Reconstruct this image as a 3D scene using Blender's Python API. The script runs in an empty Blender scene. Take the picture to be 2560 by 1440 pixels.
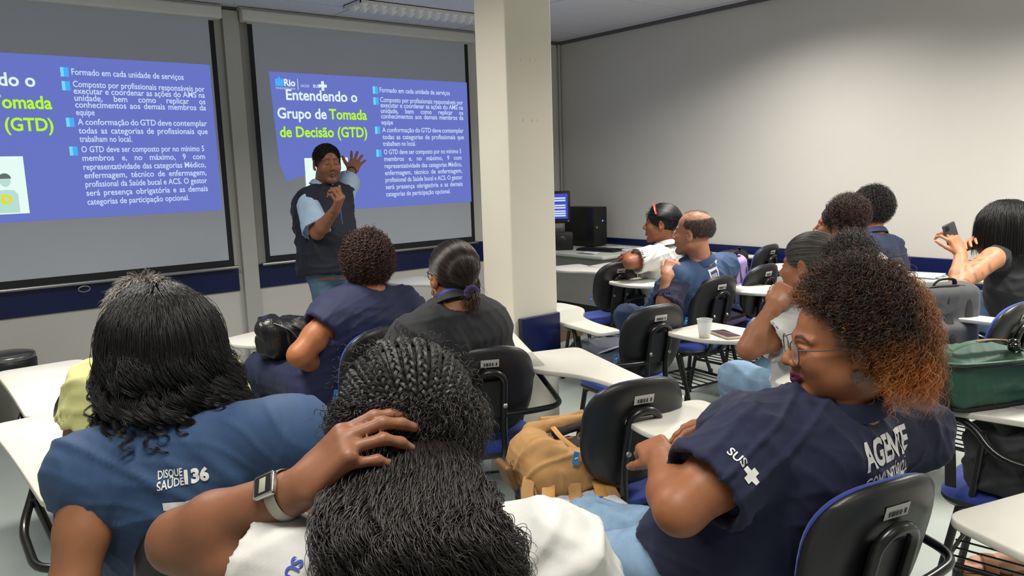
import bpy, bmesh, math, random
import numpy as np
from mathutils import Vector, Matrix
from mathutils.bvhtree import BVHTree

# ------------------------------------------------------------------ camera, world, lights, exposure
scn = bpy.context.scene
COL = scn.collection
cam_d = bpy.data.cameras.new('camera')
cam_d.sensor_width = 36.0
cam_d.sensor_fit = 'HORIZONTAL'
cam_d.lens = 1928.8 / 2560.0 * 36.0
cam_d.clip_start = 0.02
cam = bpy.data.objects.new('camera', cam_d)
COL.objects.link(cam)
YAW, PITCH, ROLL = math.radians(38.92), math.radians(8.63), math.radians(-1.85)
_f = Vector((math.sin(YAW) * math.cos(PITCH), math.cos(YAW) * math.cos(PITCH), -math.sin(PITCH)))
_r = Vector((math.cos(YAW), -math.sin(YAW), 0))
_u = _r.cross(_f)
_c, _s = math.cos(ROLL), math.sin(ROLL)
_R, _U = _c * _r + _s * _u, -_s * _r + _c * _u
_m = Matrix((_R, _U, -_f)).transposed().to_4x4()
_m.translation = Vector((0, 0, 1.5))
cam.matrix_world = _m
scn.camera = cam
cam_d.dof.use_dof = False

world = bpy.data.worlds.new('world')
scn.world = world
world.use_nodes = True
world.node_tree.nodes['Background'].inputs[0].default_value = (0.9, 0.95, 1.0, 1)
world.node_tree.nodes['Background'].inputs[1].default_value = 0.05

vs = scn.view_settings
vs.view_transform = 'Standard'
vs.look = 'None'
vs.exposure = 0.95
vs.gamma = 1.0
vs.use_curve_mapping = False

try:
    cy = scn.cycles
    cy.max_bounces, cy.diffuse_bounces, cy.glossy_bounces, cy.transmission_bounces, cy.transparent_max_bounces = 5, 3, 2, 3, 8
    cy.caustics_reflective = cy.caustics_refractive = False
    cy.adaptive_threshold = 0.02
    scn.cycles_curves.shape = 'RIBBONS'
except AttributeError:
    pass

CEIL = 2.80
def ceiling_lamp_light(x, y, watts, sx=1.2, sy=0.28):
    d = bpy.data.lights.new('fluorescent_light', 'AREA')
    d.shape = 'RECTANGLE'
    d.size, d.size_y = sx, sy
    d.energy = watts
    d.spread = math.radians(150)
    d.color = (1.0, 0.955, 0.87)
    o = bpy.data.objects.new('fluorescent_light', d)
    o.location = (x, y, CEIL - 0.055)
    COL.objects.link(o)
    return o
# the luminaires over the seats are on, the row by the projection wall is off
LAMPS_ON = [(0.55, 3.05, 26), (4.15, 3.05, 28), (0.35, 0.75, 17), (4.15, 0.75, 41), (0.35, -1.5, 8), (4.15, -1.5, 16)]
for lx, ly, w in LAMPS_ON:
    ceiling_lamp_light(lx, ly, w)

# ------------------------------------------------------------------ helpers
def lin(c):
    if isinstance(c, str):
        c = tuple(int(c[i:i + 2], 16) for i in (0, 2, 4))
    r = []
    for v in c[:3]:
        v = v / 255.0
        r.append(v / 12.92 if v <= 0.04045 else ((v + 0.055) / 1.055) ** 2.4)
    return (*r, 1.0)

def mat(name, color, rough=0.6, metal=0.0, var=0.06, scale=6.0, bump=0.0, bscale=60.0, spec=0.5, emit=None, estr=0.0,
        alpha=1.0, trans=0.0, coat=0.0, sheen=0.0, attr=None, sss=0.0, stretch=None):
    m = bpy.data.materials.new(name)
    m.use_nodes = True
    nt = m.node_tree
    b = nt.nodes['Principled BSDF']
    c = lin(color)
    tc = nt.nodes.new('ShaderNodeTexCoord')
    mp = nt.nodes.new('ShaderNodeMapping')
    nt.links.new(tc.outputs['Object'], mp.inputs['Vector'])
    if stretch:
        mp.inputs['Scale'].default_value = stretch
    nz = nt.nodes.new('ShaderNodeTexNoise')
    nz.inputs['Scale'].default_value = scale
    nz.inputs['Detail'].default_value = 4
    nt.links.new(mp.outputs[0], nz.inputs['Vector'])
    mx = nt.nodes.new('ShaderNodeMix')
    mx.data_type = 'RGBA'
    mx.blend_type = 'MULTIPLY'
    mx.inputs[0].default_value = 1.0
    rp = nt.nodes.new('ShaderNodeMapRange')
    rp.inputs[1].default_value = 0.3
    rp.inputs[2].default_value = 0.7
    rp.inputs[3].default_value = 1.0 - var
    rp.inputs[4].default_value = 1.0 + var
    nt.links.new(nz.outputs['Fac'], rp.inputs[0])
    nt.links.new(rp.outputs[0], mx.inputs[7])
    if attr:
        at = nt.nodes.new('ShaderNodeAttribute')
        at.attribute_name = attr
        nt.links.new(at.outputs['Color'], mx.inputs[6])
    else:
        mx.inputs[6].default_value = c
    nt.links.new(mx.outputs[2], b.inputs['Base Color'])
    b.inputs['Roughness'].default_value = rough
    b.inputs['Metallic'].default_value = metal
    b.inputs['Specular IOR Level'].default_value = spec
    b.inputs['Alpha'].default_value = alpha
    b.inputs['Transmission Weight'].default_value = trans
    b.inputs['Coat Weight'].default_value = coat
    b.inputs['Sheen Weight'].default_value = sheen
    if sss:
        b.inputs['Subsurface Weight'].default_value = sss
        b.inputs['Subsurface Radius'].default_value = (0.012, 0.005, 0.003)
        b.inputs['Subsurface Scale'].default_value = 0.6
    if emit:
        b.inputs['Emission Color'].default_value = lin(emit)
        b.inputs['Emission Strength'].default_value = estr
        m.cycles.emission_sampling = 'NONE'
    if bump:
        n2 = nt.nodes.new('ShaderNodeTexNoise')
        n2.inputs['Scale'].default_value = bscale
        n2.inputs['Detail'].default_value = 3
        nt.links.new(mp.outputs[0], n2.inputs['Vector'])
        bp = nt.nodes.new('ShaderNodeBump')
        bp.inputs['Strength'].default_value = bump
        bp.inputs['Distance'].default_value = 0.01
        nt.links.new(n2.outputs['Fac'], bp.inputs['Height'])
        nt.links.new(bp.outputs[0], b.inputs['Normal'])
    return m

def link(o, parent=None):
    COL.objects.link(o)
    if parent is not None:
        o.parent = parent
    return o

def empty(name, loc=(0, 0, 0), rz=0.0):
    o = bpy.data.objects.new(name, None)
    o.location = loc
    o.rotation_euler = (0, 0, rz)
    o.empty_display_size = 0.1
    COL.objects.link(o)
    return o

def tag(o, label=None, cat=None, group=None, kind=None):
    if label:
        o['label'] = label
    if cat:
        o['category'] = cat
    if group:
        o['group'] = group
    if kind:
        o['kind'] = kind
    return o

def mesh_obj(name, V, F, m, parent=None, smooth=True, mats=None, midx=None):
    me = bpy.data.meshes.new(name)
    me.from_pydata([tuple(v) for v in V], [], [tuple(f) for f in F])
    if m is not None:
        me.materials.append(m)
    for x in mats or []:
        me.materials.append(x)
    if midx is not None:
        me.polygons.foreach_set('material_index', np.asarray(midx, np.int32))
    if smooth:
        me.polygons.foreach_set('use_smooth', np.ones(len(me.polygons), bool))
    me.update()
    o = bpy.data.objects.new(name, me)
    return link(o, parent)

class MB:
    """collects simple solids into one mesh"""
    def __init__(self):
        self.V, self.F = [], []
    def add(self, V, F):
        n = len(self.V)
        self.V += [tuple(v) for v in V]
        self.F += [tuple(i + n for i in f) for f in F]
        return self
    def box(self, lo, hi, M=None):
        x0, y0, z0 = lo
        x1, y1, z1 = hi
        V = [Vector(p) for p in ((x0, y0, z0), (x1, y0, z0), (x1, y1, z0), (x0, y1, z0), (x0, y0, z1), (x1, y0, z1), (x1, y1, z1), (x0, y1, z1))]
        if M is not None:
            V = [M @ v for v in V]
        return self.add(V, [(0, 3, 2, 1), (4, 5, 6, 7), (0, 1, 5, 4), (1, 2, 6, 5), (2, 3, 7, 6), (3, 0, 4, 7)])
    def tube(self, pts, r, n=10, rb=None, cap=True, closed=False, up=(0.13, 0.29, 0.95)):
        """sweep an ellipse (r, rb) along a polyline; r may be a list"""
        P = [Vector(p) for p in pts]
        k = len(P)
        rs = r if isinstance(r, (list, tuple, np.ndarray)) else [r] * k
        base = len(self.V)
        prev = None
        for i, p in enumerate(P):
            if closed:
                t = P[(i + 1) % k] - P[i - 1]
            else:
                t = P[min(i + 1, k - 1)] - P[max(i - 1, 0)]
            t.normalize()
            if prev is None:
                a = Vector(up) - t * t.dot(Vector(up))
                if a.length < 1e-3:
                    a = t.orthogonal()
            else:
                a = prev - t * t.dot(prev)
            a.normalize()
            prev = a
            b = t.cross(a)
            for j in range(n):
                th = 2 * math.pi * j / n
                q = p + a * (math.cos(th) * rs[i]) + b * (math.sin(th) * (rs[i] if rb is None else rb * rs[i] / rs[0]))
                self.V.append(tuple(q))
        rng = k if closed else k - 1
        for i in range(rng):
            for j in range(n):
                a0 = base + i * n + j
                a1 = base + i * n + (j + 1) % n
                b0 = base + ((i + 1) % k) * n + j
                b1 = base + ((i + 1) % k) * n + (j + 1) % n
                self.F.append((a0, a1, b1, b0))
        if cap and not closed:
            self.F.append(tuple(base + j for j in reversed(range(n))))
            self.F.append(tuple(base + (k - 1) * n + j for j in range(n)))
        return self
    def lathe(self, prof, n=28, center=(0, 0, 0), M=None):
        base = len(self.V)
        c = Vector(center)
        for (r, z) in prof:
            for j in range(n):
                th = 2 * math.pi * j / n
                v = Vector((r * math.cos(th), r * math.sin(th), z))
                if M is not None:
                    v = M @ v
                self.V.append(tuple(v + c))
        for i in range(len(prof) - 1):
            for j in range(n):
                a = base + i * n + j
                b = base + i * n + (j + 1) % n
                self.F.append((a, b, b + n, a + n))
        self.F.append(tuple(base + j for j in reversed(range(n))))
        self.F.append(tuple(base + (len(prof) - 1) * n + j for j in range(n)))
        return self
    def rings(self, rings, cap=True):
        base = len(self.V)
        n = len(rings[0])
        for r in rings:
            self.V += [tuple(v) for v in r]
        for i in range(len(rings) - 1):
            for j in range(n):
                a = base + i * n + j
                b = base + i * n + (j + 1) % n
                self.F.append((a, b, b + n, a + n))
        if cap:
            self.F.append(tuple(base + j for j in reversed(range(n))))
            self.F.append(tuple(base + (len(rings) - 1) * n + j for j in range(n)))
        return self
    def slab(self, outline, z0, z1, bev=0.004, M=None):
        """extrude a flat outline with softened edges; outline counter-clockwise"""
        O = np.array(outline, float)
        d = np.roll(O, -1, 0) - np.roll(O, 1, 0)
        d /= np.linalg.norm(d, axis=1)[:, None] + 1e-9
        nrm = np.stack([d[:, 1], -d[:, 0]], 1)
        rs = []
        for (ins, z) in ((bev, z0), (bev * .3, z0 + bev * .3), (0, z0 + bev), (0, z1 - bev), (bev * .3, z1 - bev * .3), (bev, z1)):
            q = O - nrm * ins
            pts = [Vector((x, y, z)) for x, y in q]
            rs.append([M @ p for p in pts] if M is not None else pts)
        return self.rings(rs)
    def build(self, name, m, parent=None, smooth=True, auto=50):
        o = mesh_obj(name, self.V, self.F, m, parent, smooth)
        if smooth and auto:
            try:
                o.data.set_sharp_from_angle(angle=math.radians(auto))
            except Exception:
                pass
        return o

def arc(pts, n=8):
    """Catmull-Rom through the points"""
    P = [Vector(p) for p in pts]
    P = [P[0] * 2 - P[1]] + P + [P[-1] * 2 - P[-2]]
    out = []
    for i in range(1, len(P) - 2):
        for k in range(n):
            t = k / n
            a, b, c, d = P[i - 1], P[i], P[i + 1], P[i + 2]
            out.append(0.5 * ((2 * b) + (c - a) * t + (2 * a - 5 * b + 4 * c - d) * t * t + (3 * b - 3 * c + d - a) * t ** 3))
    out.append(P[-2])
    return out

def fillet(pts, r, n=5):
    """round the corners of a polyline"""
    P = [Vector(p) for p in pts]
    out = [P[0]]
    for i in range(1, len(P) - 1):
        a, b, c = P[i - 1], P[i], P[i + 1]
        u, v = (a - b), (c - b)
        rr = min(r, u.length * .45, v.length * .45)
        s, e = b + u.normalized() * rr, b + v.normalized() * rr
        for k in range(n + 1):
            t = k / n
            out.append(s * (1 - t) ** 2 + b * 2 * t * (1 - t) + e * t * t)
    out.append(P[-1])
    return out

def rounded_outline(pts, r, n=5):
    """closed polygon (2D) with rounded corners; r a number or list"""
    out = []
    k = len(pts)
    for i in range(k):
        a, b, c = Vector(pts[i - 1]), Vector(pts[i]), Vector(pts[(i + 1) % k])
        u, v = a - b, c - b
        ri = r[i] if isinstance(r, (list, tuple)) else r
        rr = min(ri, u.length * .48, v.length * .48)
        s, e = b + u.normalized() * rr, b + v.normalized() * rr
        for j in range(n + 1):
            t = j / n
            q = s * (1 - t) ** 2 + b * 2 * t * (1 - t) + e * t * t
            out.append((q.x, q.y))
    return out

def frame(loc, xdir, ydir):
    """4x4 with x along xdir, y roughly along ydir"""
    x = Vector(xdir).normalized()
    y = Vector(ydir)
    y = (y - x * x.dot(y)).normalized()
    z = x.cross(y)
    M = Matrix((x, y, z)).transposed().to_4x4()
    M.translation = Vector(loc)
    return M

_tmp_font = None
def text_mesh(s, bold=0.0, extrude=0.0, res=3, spacing=1.0):
    """lettering of cap height about 0.7: returns V (n,3), faces"""
    cu = bpy.data.curves.new('lettering', 'FONT')
    cu.body = s
    cu.size = 1.0
    cu.offset = bold
    cu.extrude = extrude
    cu.resolution_u = res
    cu.space_character = spacing
    o = bpy.data.objects.new('lettering', cu)
    COL.objects.link(o)
    dg = bpy.context.evaluated_depsgraph_get()
    dg.update()
    me = o.evaluated_get(dg).to_mesh()
    V = np.array([v.co[:] for v in me.vertices], float).reshape(-1, 3)
    F = [tuple(p.vertices) for p in me.polygons]
    o.evaluated_get(dg).to_mesh_clear()
    COL.objects.unlink(o)
    bpy.data.objects.remove(o)
    bpy.data.curves.remove(cu)
    return V, F

def lettering(name, s, m, parent, M, width=None, height=None, bold=0.0, depth=0.0006, align='L'):
    """flat raised lettering in frame M (x right, y up, z out); width fits the text, height is the font size"""
    V, F = text_mesh(s, bold)
    if len(V) == 0:
        return None
    x0, x1 = V[:, 0].min(), V[:, 0].max()
    h = height if height else width / (x1 - x0)
    sx = (width / (x1 - x0)) if width else h
    W = V.copy()
    W[:, 0] = (W[:, 0] - x0) * sx
    if align == 'C':
        W[:, 0] -= (x1 - x0) * sx / 2
    if align == 'R':
        W[:, 0] -= (x1 - x0) * sx
    W[:, 1] *= h
    W[:, 2] = depth
    VV = [M @ Vector(v) for v in W]
    return mesh_obj(name, VV, F, m, parent, smooth=False)

# ------------------------------------------------------------------ the room
M_WALL = mat('wall_paint', (214, 212, 206), 0.75, var=0.02, scale=1.5, bump=0.03, bscale=180)
M_CEIL = mat('ceiling_panel', (222, 223, 230), 0.85, var=0.02, scale=4, bump=0.08, bscale=220)
M_GRID = mat('ceiling_seam', (98, 98, 102), 0.8)
M_FLOOR = mat('vinyl_floor', (170, 178, 172), 0.33, var=0.07, scale=2.2, bump=0.02, bscale=30)
M_BAND = mat('blue_band', (9, 24, 76), 0.36, var=0.06, scale=5)
M_PILLAR = mat('pillar_paint', (236, 231, 215), 0.55, var=0.02, scale=3, bump=0.03, bscale=90)
M_TRIM = mat('grey_trim', (188, 188, 184), 0.6, var=0.02)
M_METAL = mat('brushed_metal', (175, 175, 172), 0.32, metal=1.0, var=0.05, scale=20)
M_WHITE = mat('white_enamel', (225, 225, 220), 0.4, var=0.02)
M_BLACK = mat('black_plastic', (17, 18, 20), 0.42, var=0.05)
M_SCREEN = mat('screen_fabric', (196, 202, 214), 0.85, var=0.012, scale=3)
M_SCREENBLK = mat('screen_border', (20, 22, 30), 0.7)

RX, FY, LX, BY = 5.655, 6.10, -1.7, -2.6
def wall(name, lo, hi, m=M_WALL):
    o = MB().box(lo, hi).build(name, m, smooth=False)
    o['kind'] = 'structure'
    return o
tag(wall('floor', (LX - .1, BY - .1, -.1), (RX + .1, FY + .1, 0), M_FLOOR), 'glossy pale grey-green vinyl floor under the chairs')
tag(wall('wall_front', (LX - .1, FY, 0), (RX + .1, FY + .12, CEIL + .1)), 'pale grey wall behind the two projection screens')
WR = tag(wall('wall_right', (RX, BY - .1, 0), (RX + .12, FY + .12, CEIL + .1)), 'bare off-white wall beside the rows of chairs')
tag(wall('wall_left', (LX - .12, BY - .1, 0), (LX, FY + .12, CEIL + .1)), 'off-white side wall of the classroom')
tag(wall('wall_back', (LX - .1, BY - .12, 0), (RX + .1, BY, CEIL + .1)), 'off-white rear wall of the classroom')
ceil = wall('ceiling', (LX - .1, BY - .1, CEIL + .012), (RX + .1, FY + .1, CEIL + .1), M_GRID)
ceil['label'] = 'suspended grey panel ceiling'
# ceiling panels
TX, TY = 1.25, 0.66
pm = MB().slab([(0.005, 0.005), (TX - .005, 0.005), (TX - .005, TY - .005), (0.005, TY - .005)], 0, .012, .003)
pan = None
x = 5.55
while x > LX:
    x -= TX
    y = 5.65
    while y > BY - .3:
        y -= TY
        if pan is None:
            pan = pm.build('ceiling_panel', M_CEIL, ceil, smooth=False)
            c = pan
        else:
            c = pan.copy()
            link(c)
            c.parent = ceil
        c.location = (x, y, CEIL)
MB().box((5.56, BY, CEIL), (RX, FY, CEIL + .012)).build('ceiling_strip', M_CEIL, ceil, smooth=False)
xx = 5.55
k = 0
while xx > LX:
    xx -= TX
    MB().box((xx + .005, 5.655, CEIL), (xx + TX - .005, FY, CEIL + .012)).build('ceiling_strip', M_CEIL, ceil, smooth=False)
o = MB().box((RX - .03, BY, CEIL - .03), (RX, FY, CEIL)).box((LX, FY - .03, CEIL - .03), (RX - .03, FY, CEIL)).build('trim_1', M_GRID, smooth=False)
tag(o, 'dark shadow-line trim where walls meet the ceiling', kind='structure')

# column strip between the screens, corner conduit
o = MB().box((2.165, FY - .05, 0), (2.285, FY, CEIL - .03)).build('trim_2', M_TRIM, smooth=False)
tag(o, 'narrow vertical grey pilaster between the projection screens', kind='structure')
o = MB().tube([(RX - .03, FY - .03, 1.0), (RX - .03, FY - .03, CEIL - .03)], .011).build('trim_3', M_TRIM)
tag(o, 'thin conduit running down the room corner', kind='structure')
# blue protective bands
def band(name, lo, hi, label):
    x0, y0, z0 = lo
    x1, y1, z1 = hi
    o = MB().box(lo, hi).build(name, M_BAND, smooth=False)
    bv = o.modifiers.new('bevel', 'BEVEL')
    bv.width = .004
    bv.segments = 2
    tag(o, label, kind='structure')
    return o
band('trim_4', (LX, FY - .018, .628), (2.135, FY, .822), 'dark blue wall guard band under the wider screen')
band('trim_5', (2.235, FY - .018, .628), (RX - .02, FY, .822), 'dark blue wall guard band under the screen behind the presenter')
band('trim_6', (RX - .018, BY, .61), (RX, FY - .02, .806), 'dark blue wall guard band along the bare wall')
for nm, lo, hi in (('baseboard_front', (LX, FY - .012, 0), (RX, FY, .10)), ('baseboard_right', (RX - .012, BY, 0), (RX, FY - .012, .10))):
    o = MB().box(lo, hi).build(nm, M_TRIM, smooth=False)
    tag(o, 'low skirting board of the ' + ('screen' if 'front' in nm else 'bare') + ' wall', kind='structure')

# pillar
PX0, PX1, PY0, PY1 = 2.25, 2.53, 2.78, 3.005
po = MB().slab(rounded_outline([(PX0, PY0), (PX1, PY0), (PX1, PY1), (PX0, PY1)], .008, 3), 0, CEIL + .01, .001).build('pillar', M_PILLAR)
tag(po, 'cream square pillar with blue guard plates standing among the chairs', 'pillar', kind='structure')
M_BANDE = mat('worn_band_edge', (40, 40, 52), 0.5, var=.4, scale=60)
bf = MB().slab(rounded_outline([(PX0 + .03, .622), (PX1 - .002, .622), (PX1 - .002, .806), (PX0 + .03, .806)], .004, 2), 0, .02, .003,
               M=frame((0, PY0, 0), (1, 0, 0), (0, 0, 1))).build('guard_plate', M_BAND, po)
bl = MB().slab(rounded_outline([(-PY1 + .004, .622), (-PY0 - .024, .622), (-PY0 - .024, .806), (-PY1 + .004, .806)], .004, 2), 0, .02, .003,
               M=frame((PX0, 0, 0), (0, -1, 0), (0, 0, 1))).build('guard_plate', M_BAND, po)
MB().box((PX0 + .027, PY0 - .021, .622), (PX0 + .034, PY0 - .001, .806)).build('worn_edge', M_BANDE, bf, smooth=False)
for zz in (2.0, 1.73):
    for xx in (2.345, 2.40, 2.43):
        MB().lathe([(.008, 0), (.008, .001), (.004, .003)], 10, M=frame((xx, PY0, zz), (1, 0, 0), (0, 0, 1))).build('patched_hole', M_PILLAR, po)

# ceiling luminaires
M_LOUV = mat('louvre_white', (248, 247, 238), 0.5, var=0.02)
M_TUBE_ON = mat('lit_tube', (255, 250, 240), 0.4, emit=(255, 246, 228), estr=4.0)
M_TUBE_OFF = mat('unlit_tube', (225, 225, 225), 0.3)
def luminaire(x, y, label, lit, L=1.28, W=.27):
    r = empty('ceiling_lamp', (x, y, CEIL))
    tag(r, label, 'lamp', 'fluorescent ceiling lamps')
    MB().box((-L / 2, -W / 2, -.006), (L / 2, W / 2, -.001)).build('backing', M_GRID, r, smooth=False)
    b = MB()
    b.box((-L / 2, -W / 2, -.026), (L / 2, -W / 2 + .008, -.001)).box((-L / 2, W / 2 - .008, -.026), (L / 2, W / 2, -.001))
    b.box((-L / 2, -W / 2, -.026), (-L / 2 + .008, W / 2, -.001)).box((L / 2 - .008, -W / 2, -.026), (L / 2, W / 2, -.001))
    b.build('housing', M_WHITE, r, smooth=False)
    MB().box((-L / 2 + .012, -.008, -.026), (L / 2 - .012, .008, -.006)).build('spine', M_LOUV, r, smooth=False)
    for s in (-1, 1):
        MB().tube([(-L / 2 + .03, s * W / 4, -.016), (L / 2 - .03, s * W / 4, -.016)], .008).build('tube', M_TUBE_ON if lit else M_TUBE_OFF, r)
    fm = None
    for i in range(15):
        fx = -L / 2 + .06 + i * (L - .12) / 14
        for s in (-1, 1):
            if fm is None:
                m = MB()
                w = W / 2 - .022
                m.add([(-.036, -w / 2, -.008), (-.036, w / 2, -.008), (.036, w / 2, -.008), (.036, -w / 2, -.008), (-.006, -w / 2 * .25, -.050), (-.006, w / 2 * .25, -.050), (.006, w / 2 * .25, -.050), (.006, -w / 2 * .25, -.050)],
                      [(0, 1, 2, 3), (4, 7, 6, 5), (0, 4, 5, 1), (2, 6, 7, 3), (0, 3, 7, 4), (1, 5, 6, 2)])
                fm = m.build('louvre_fin', M_LOUV, r, smooth=False)
                c = fm
            else:
                c = fm.copy()
                link(c)
                c.parent = r
            c.location = (fx, s * W / 4, 0)
    return r
luminaire(3.58, 5.46, 'unlit louvred fluorescent lamp near the projection wall', False)
nm = ['louvred lamp lit above the woman with long wavy hair', 'louvred lamp lit above the man in the blue vest', 'louvred lamp lit overhead near the camera',
      'louvred lamp lit above the woman with copper curls', 'louvred lamp lit at the rear near the side wall', 'louvred lamp lit at the rear near the bare wall']
for (lx, ly, w), n_ in zip(LAMPS_ON, nm):
    luminaire(lx, ly, n_, True)

# ------------------------------------------------------------------ projection screens
SY = 6.03
def screen(name, x0, x1, label):
    r = empty(name, ((x0 + x1) / 2, SY, .83))
    tag(r, label, 'screen', 'pull-down projection screens')
    T = lambda v: (v[0] - (x0 + x1) / 2, v[1] - SY, v[2] - .83)
    MB().box(T((x0, SY, .875)), T((x1, SY + .002, 2.69))).build('fabric', M_SCREEN, r, smooth=False)
    for a, b in ((x0, x0 + .038), (x1 - .038, x1)):
        MB().box(T((a, SY - .001, .875)), T((b, SY + .003, 2.68))).build('black_border', M_SCREENBLK, r, smooth=False)
    MB().box(T((x0, SY - .002, .838)), T((x1, SY + .003, .885))).build('black_border', M_SCREENBLK, r, smooth=False)
    MB().tube([T((x0 - .03, SY, .824)), T((x1 + .03, SY, .824))], .014, 12).build('weight_bar', M_METAL, r)
    cs = MB().slab(rounded_outline([(-.05, -.045), (.05, -.045), (.05, .045), (-.05, .045)], .02, 4), -(x1 - x0) / 2 - .05, (x1 - x0) / 2 + .05, .006,
                   M=frame(T(((x0 + x1) / 2, SY - .005, 2.735)), (0, 1, 0), (0, 0, 1))).build('casing', M_WHITE, r)
    MB().box(T((x0 - .06, SY - .03, 2.775)), T((x1 + .06, SY + .06, 2.795))).build('mount_rail', M_TRIM, r, smooth=False)
    rg = MB()
    rg.tube([T((1.03 + .036 * math.cos(a) + (x0 if x0 > 1 else 0) * .0, SY - .012, .782 + .02 * math.sin(a))) if x0 < 1 else T((3.42 + .036 * math.cos(a), SY - .012, .782 + .02 * math.sin(a)))
             for a in np.linspace(0, 2 * math.pi, 25)[:-1]], .0045, 6, closed=True).build('pull_ring', M_METAL, r)
    return r
S1 = screen('projection_screen', -.02, 2.088, 'wide pull-down screen filling the corner by the waste bin')
S2 = screen('projection_screen', 2.342, 4.428, 'pull-down screen behind the standing presenter')

# the projected slides (glowing cards stand in for projector light on the fabric)
def glow(name, c, e, base=0.25):
    return mat(name, tuple(int(v * base) for v in c), 0.9, var=0.0, emit=c, estr=e)
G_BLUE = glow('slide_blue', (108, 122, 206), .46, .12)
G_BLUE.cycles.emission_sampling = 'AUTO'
G_WHITE = glow('slide_white_text', (226, 244, 255), .50, .12)
G_SOFT = glow('slide_body_text', (206, 222, 255), .50, .12)
G_LIME = glow('slide_lime_text', (186, 255, 40), .50, .12)
G_CYAN = glow('slide_cyan', (74, 178, 255), .50, .12)
G_CYAN2 = glow('slide_cyan_light', (120, 220, 255), .50, .12)
G_PALE = glow('slide_picture_white', (232, 255, 248), .50, .12)
G_YEL = glow('slide_yellow', (236, 226, 20), .50, .12)
G_HAIR = glow('slide_drawn_hair', (96, 110, 110), .50, .12)
G_LINE = glow('slide_drawn_line', (186, 224, 214), .50, .12)
BODY = [(.985, .122, 1.725, 'Formado em cada unidade de serviços'),
        (.985, .204, 1.870, 'Composto por profissionais responsáveis por'), (.985, .250, 1.868, 'executar e coordenar as ações do AMS na'),
        (.985, .298, 1.868, 'unidade,     bem     como     replicar     os'), (.985, .344, 1.868, 'conhecimentos  aos  demais  membros  da'), (.985, .396, 1.10, 'equipe'),
        (.988, .462, 1.865, 'A  conformação  do  GTD  deve  contemplar'), (.988, .522, 1.865, 'todas  as  categorias  de  profissionais  que'), (.988, .580, 1.325, 'trabalham no local.'),
        (.992, .652, 1.828, 'O GTD deve ser composto por no mínimo 5'), (.992, .712, 1.828, 'membros     e,     no     máximo,     9     com'), (.992, .774, 1.828, 'representatividade das categorias Médico,'),
        (.992, .834, 1.828, 'enfermagem,   técnico   de   enfermagem,'), (.992, .895, 1.828, 'profissional da Saúde bucal e ACS. O gestor'),
        (.992, .957, 1.828, 'será  presença  obrigatória  e  as  demais'), (.992, 1.020, 1.683, 'categorias de participação opcional.')]
WORDS = {}
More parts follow.
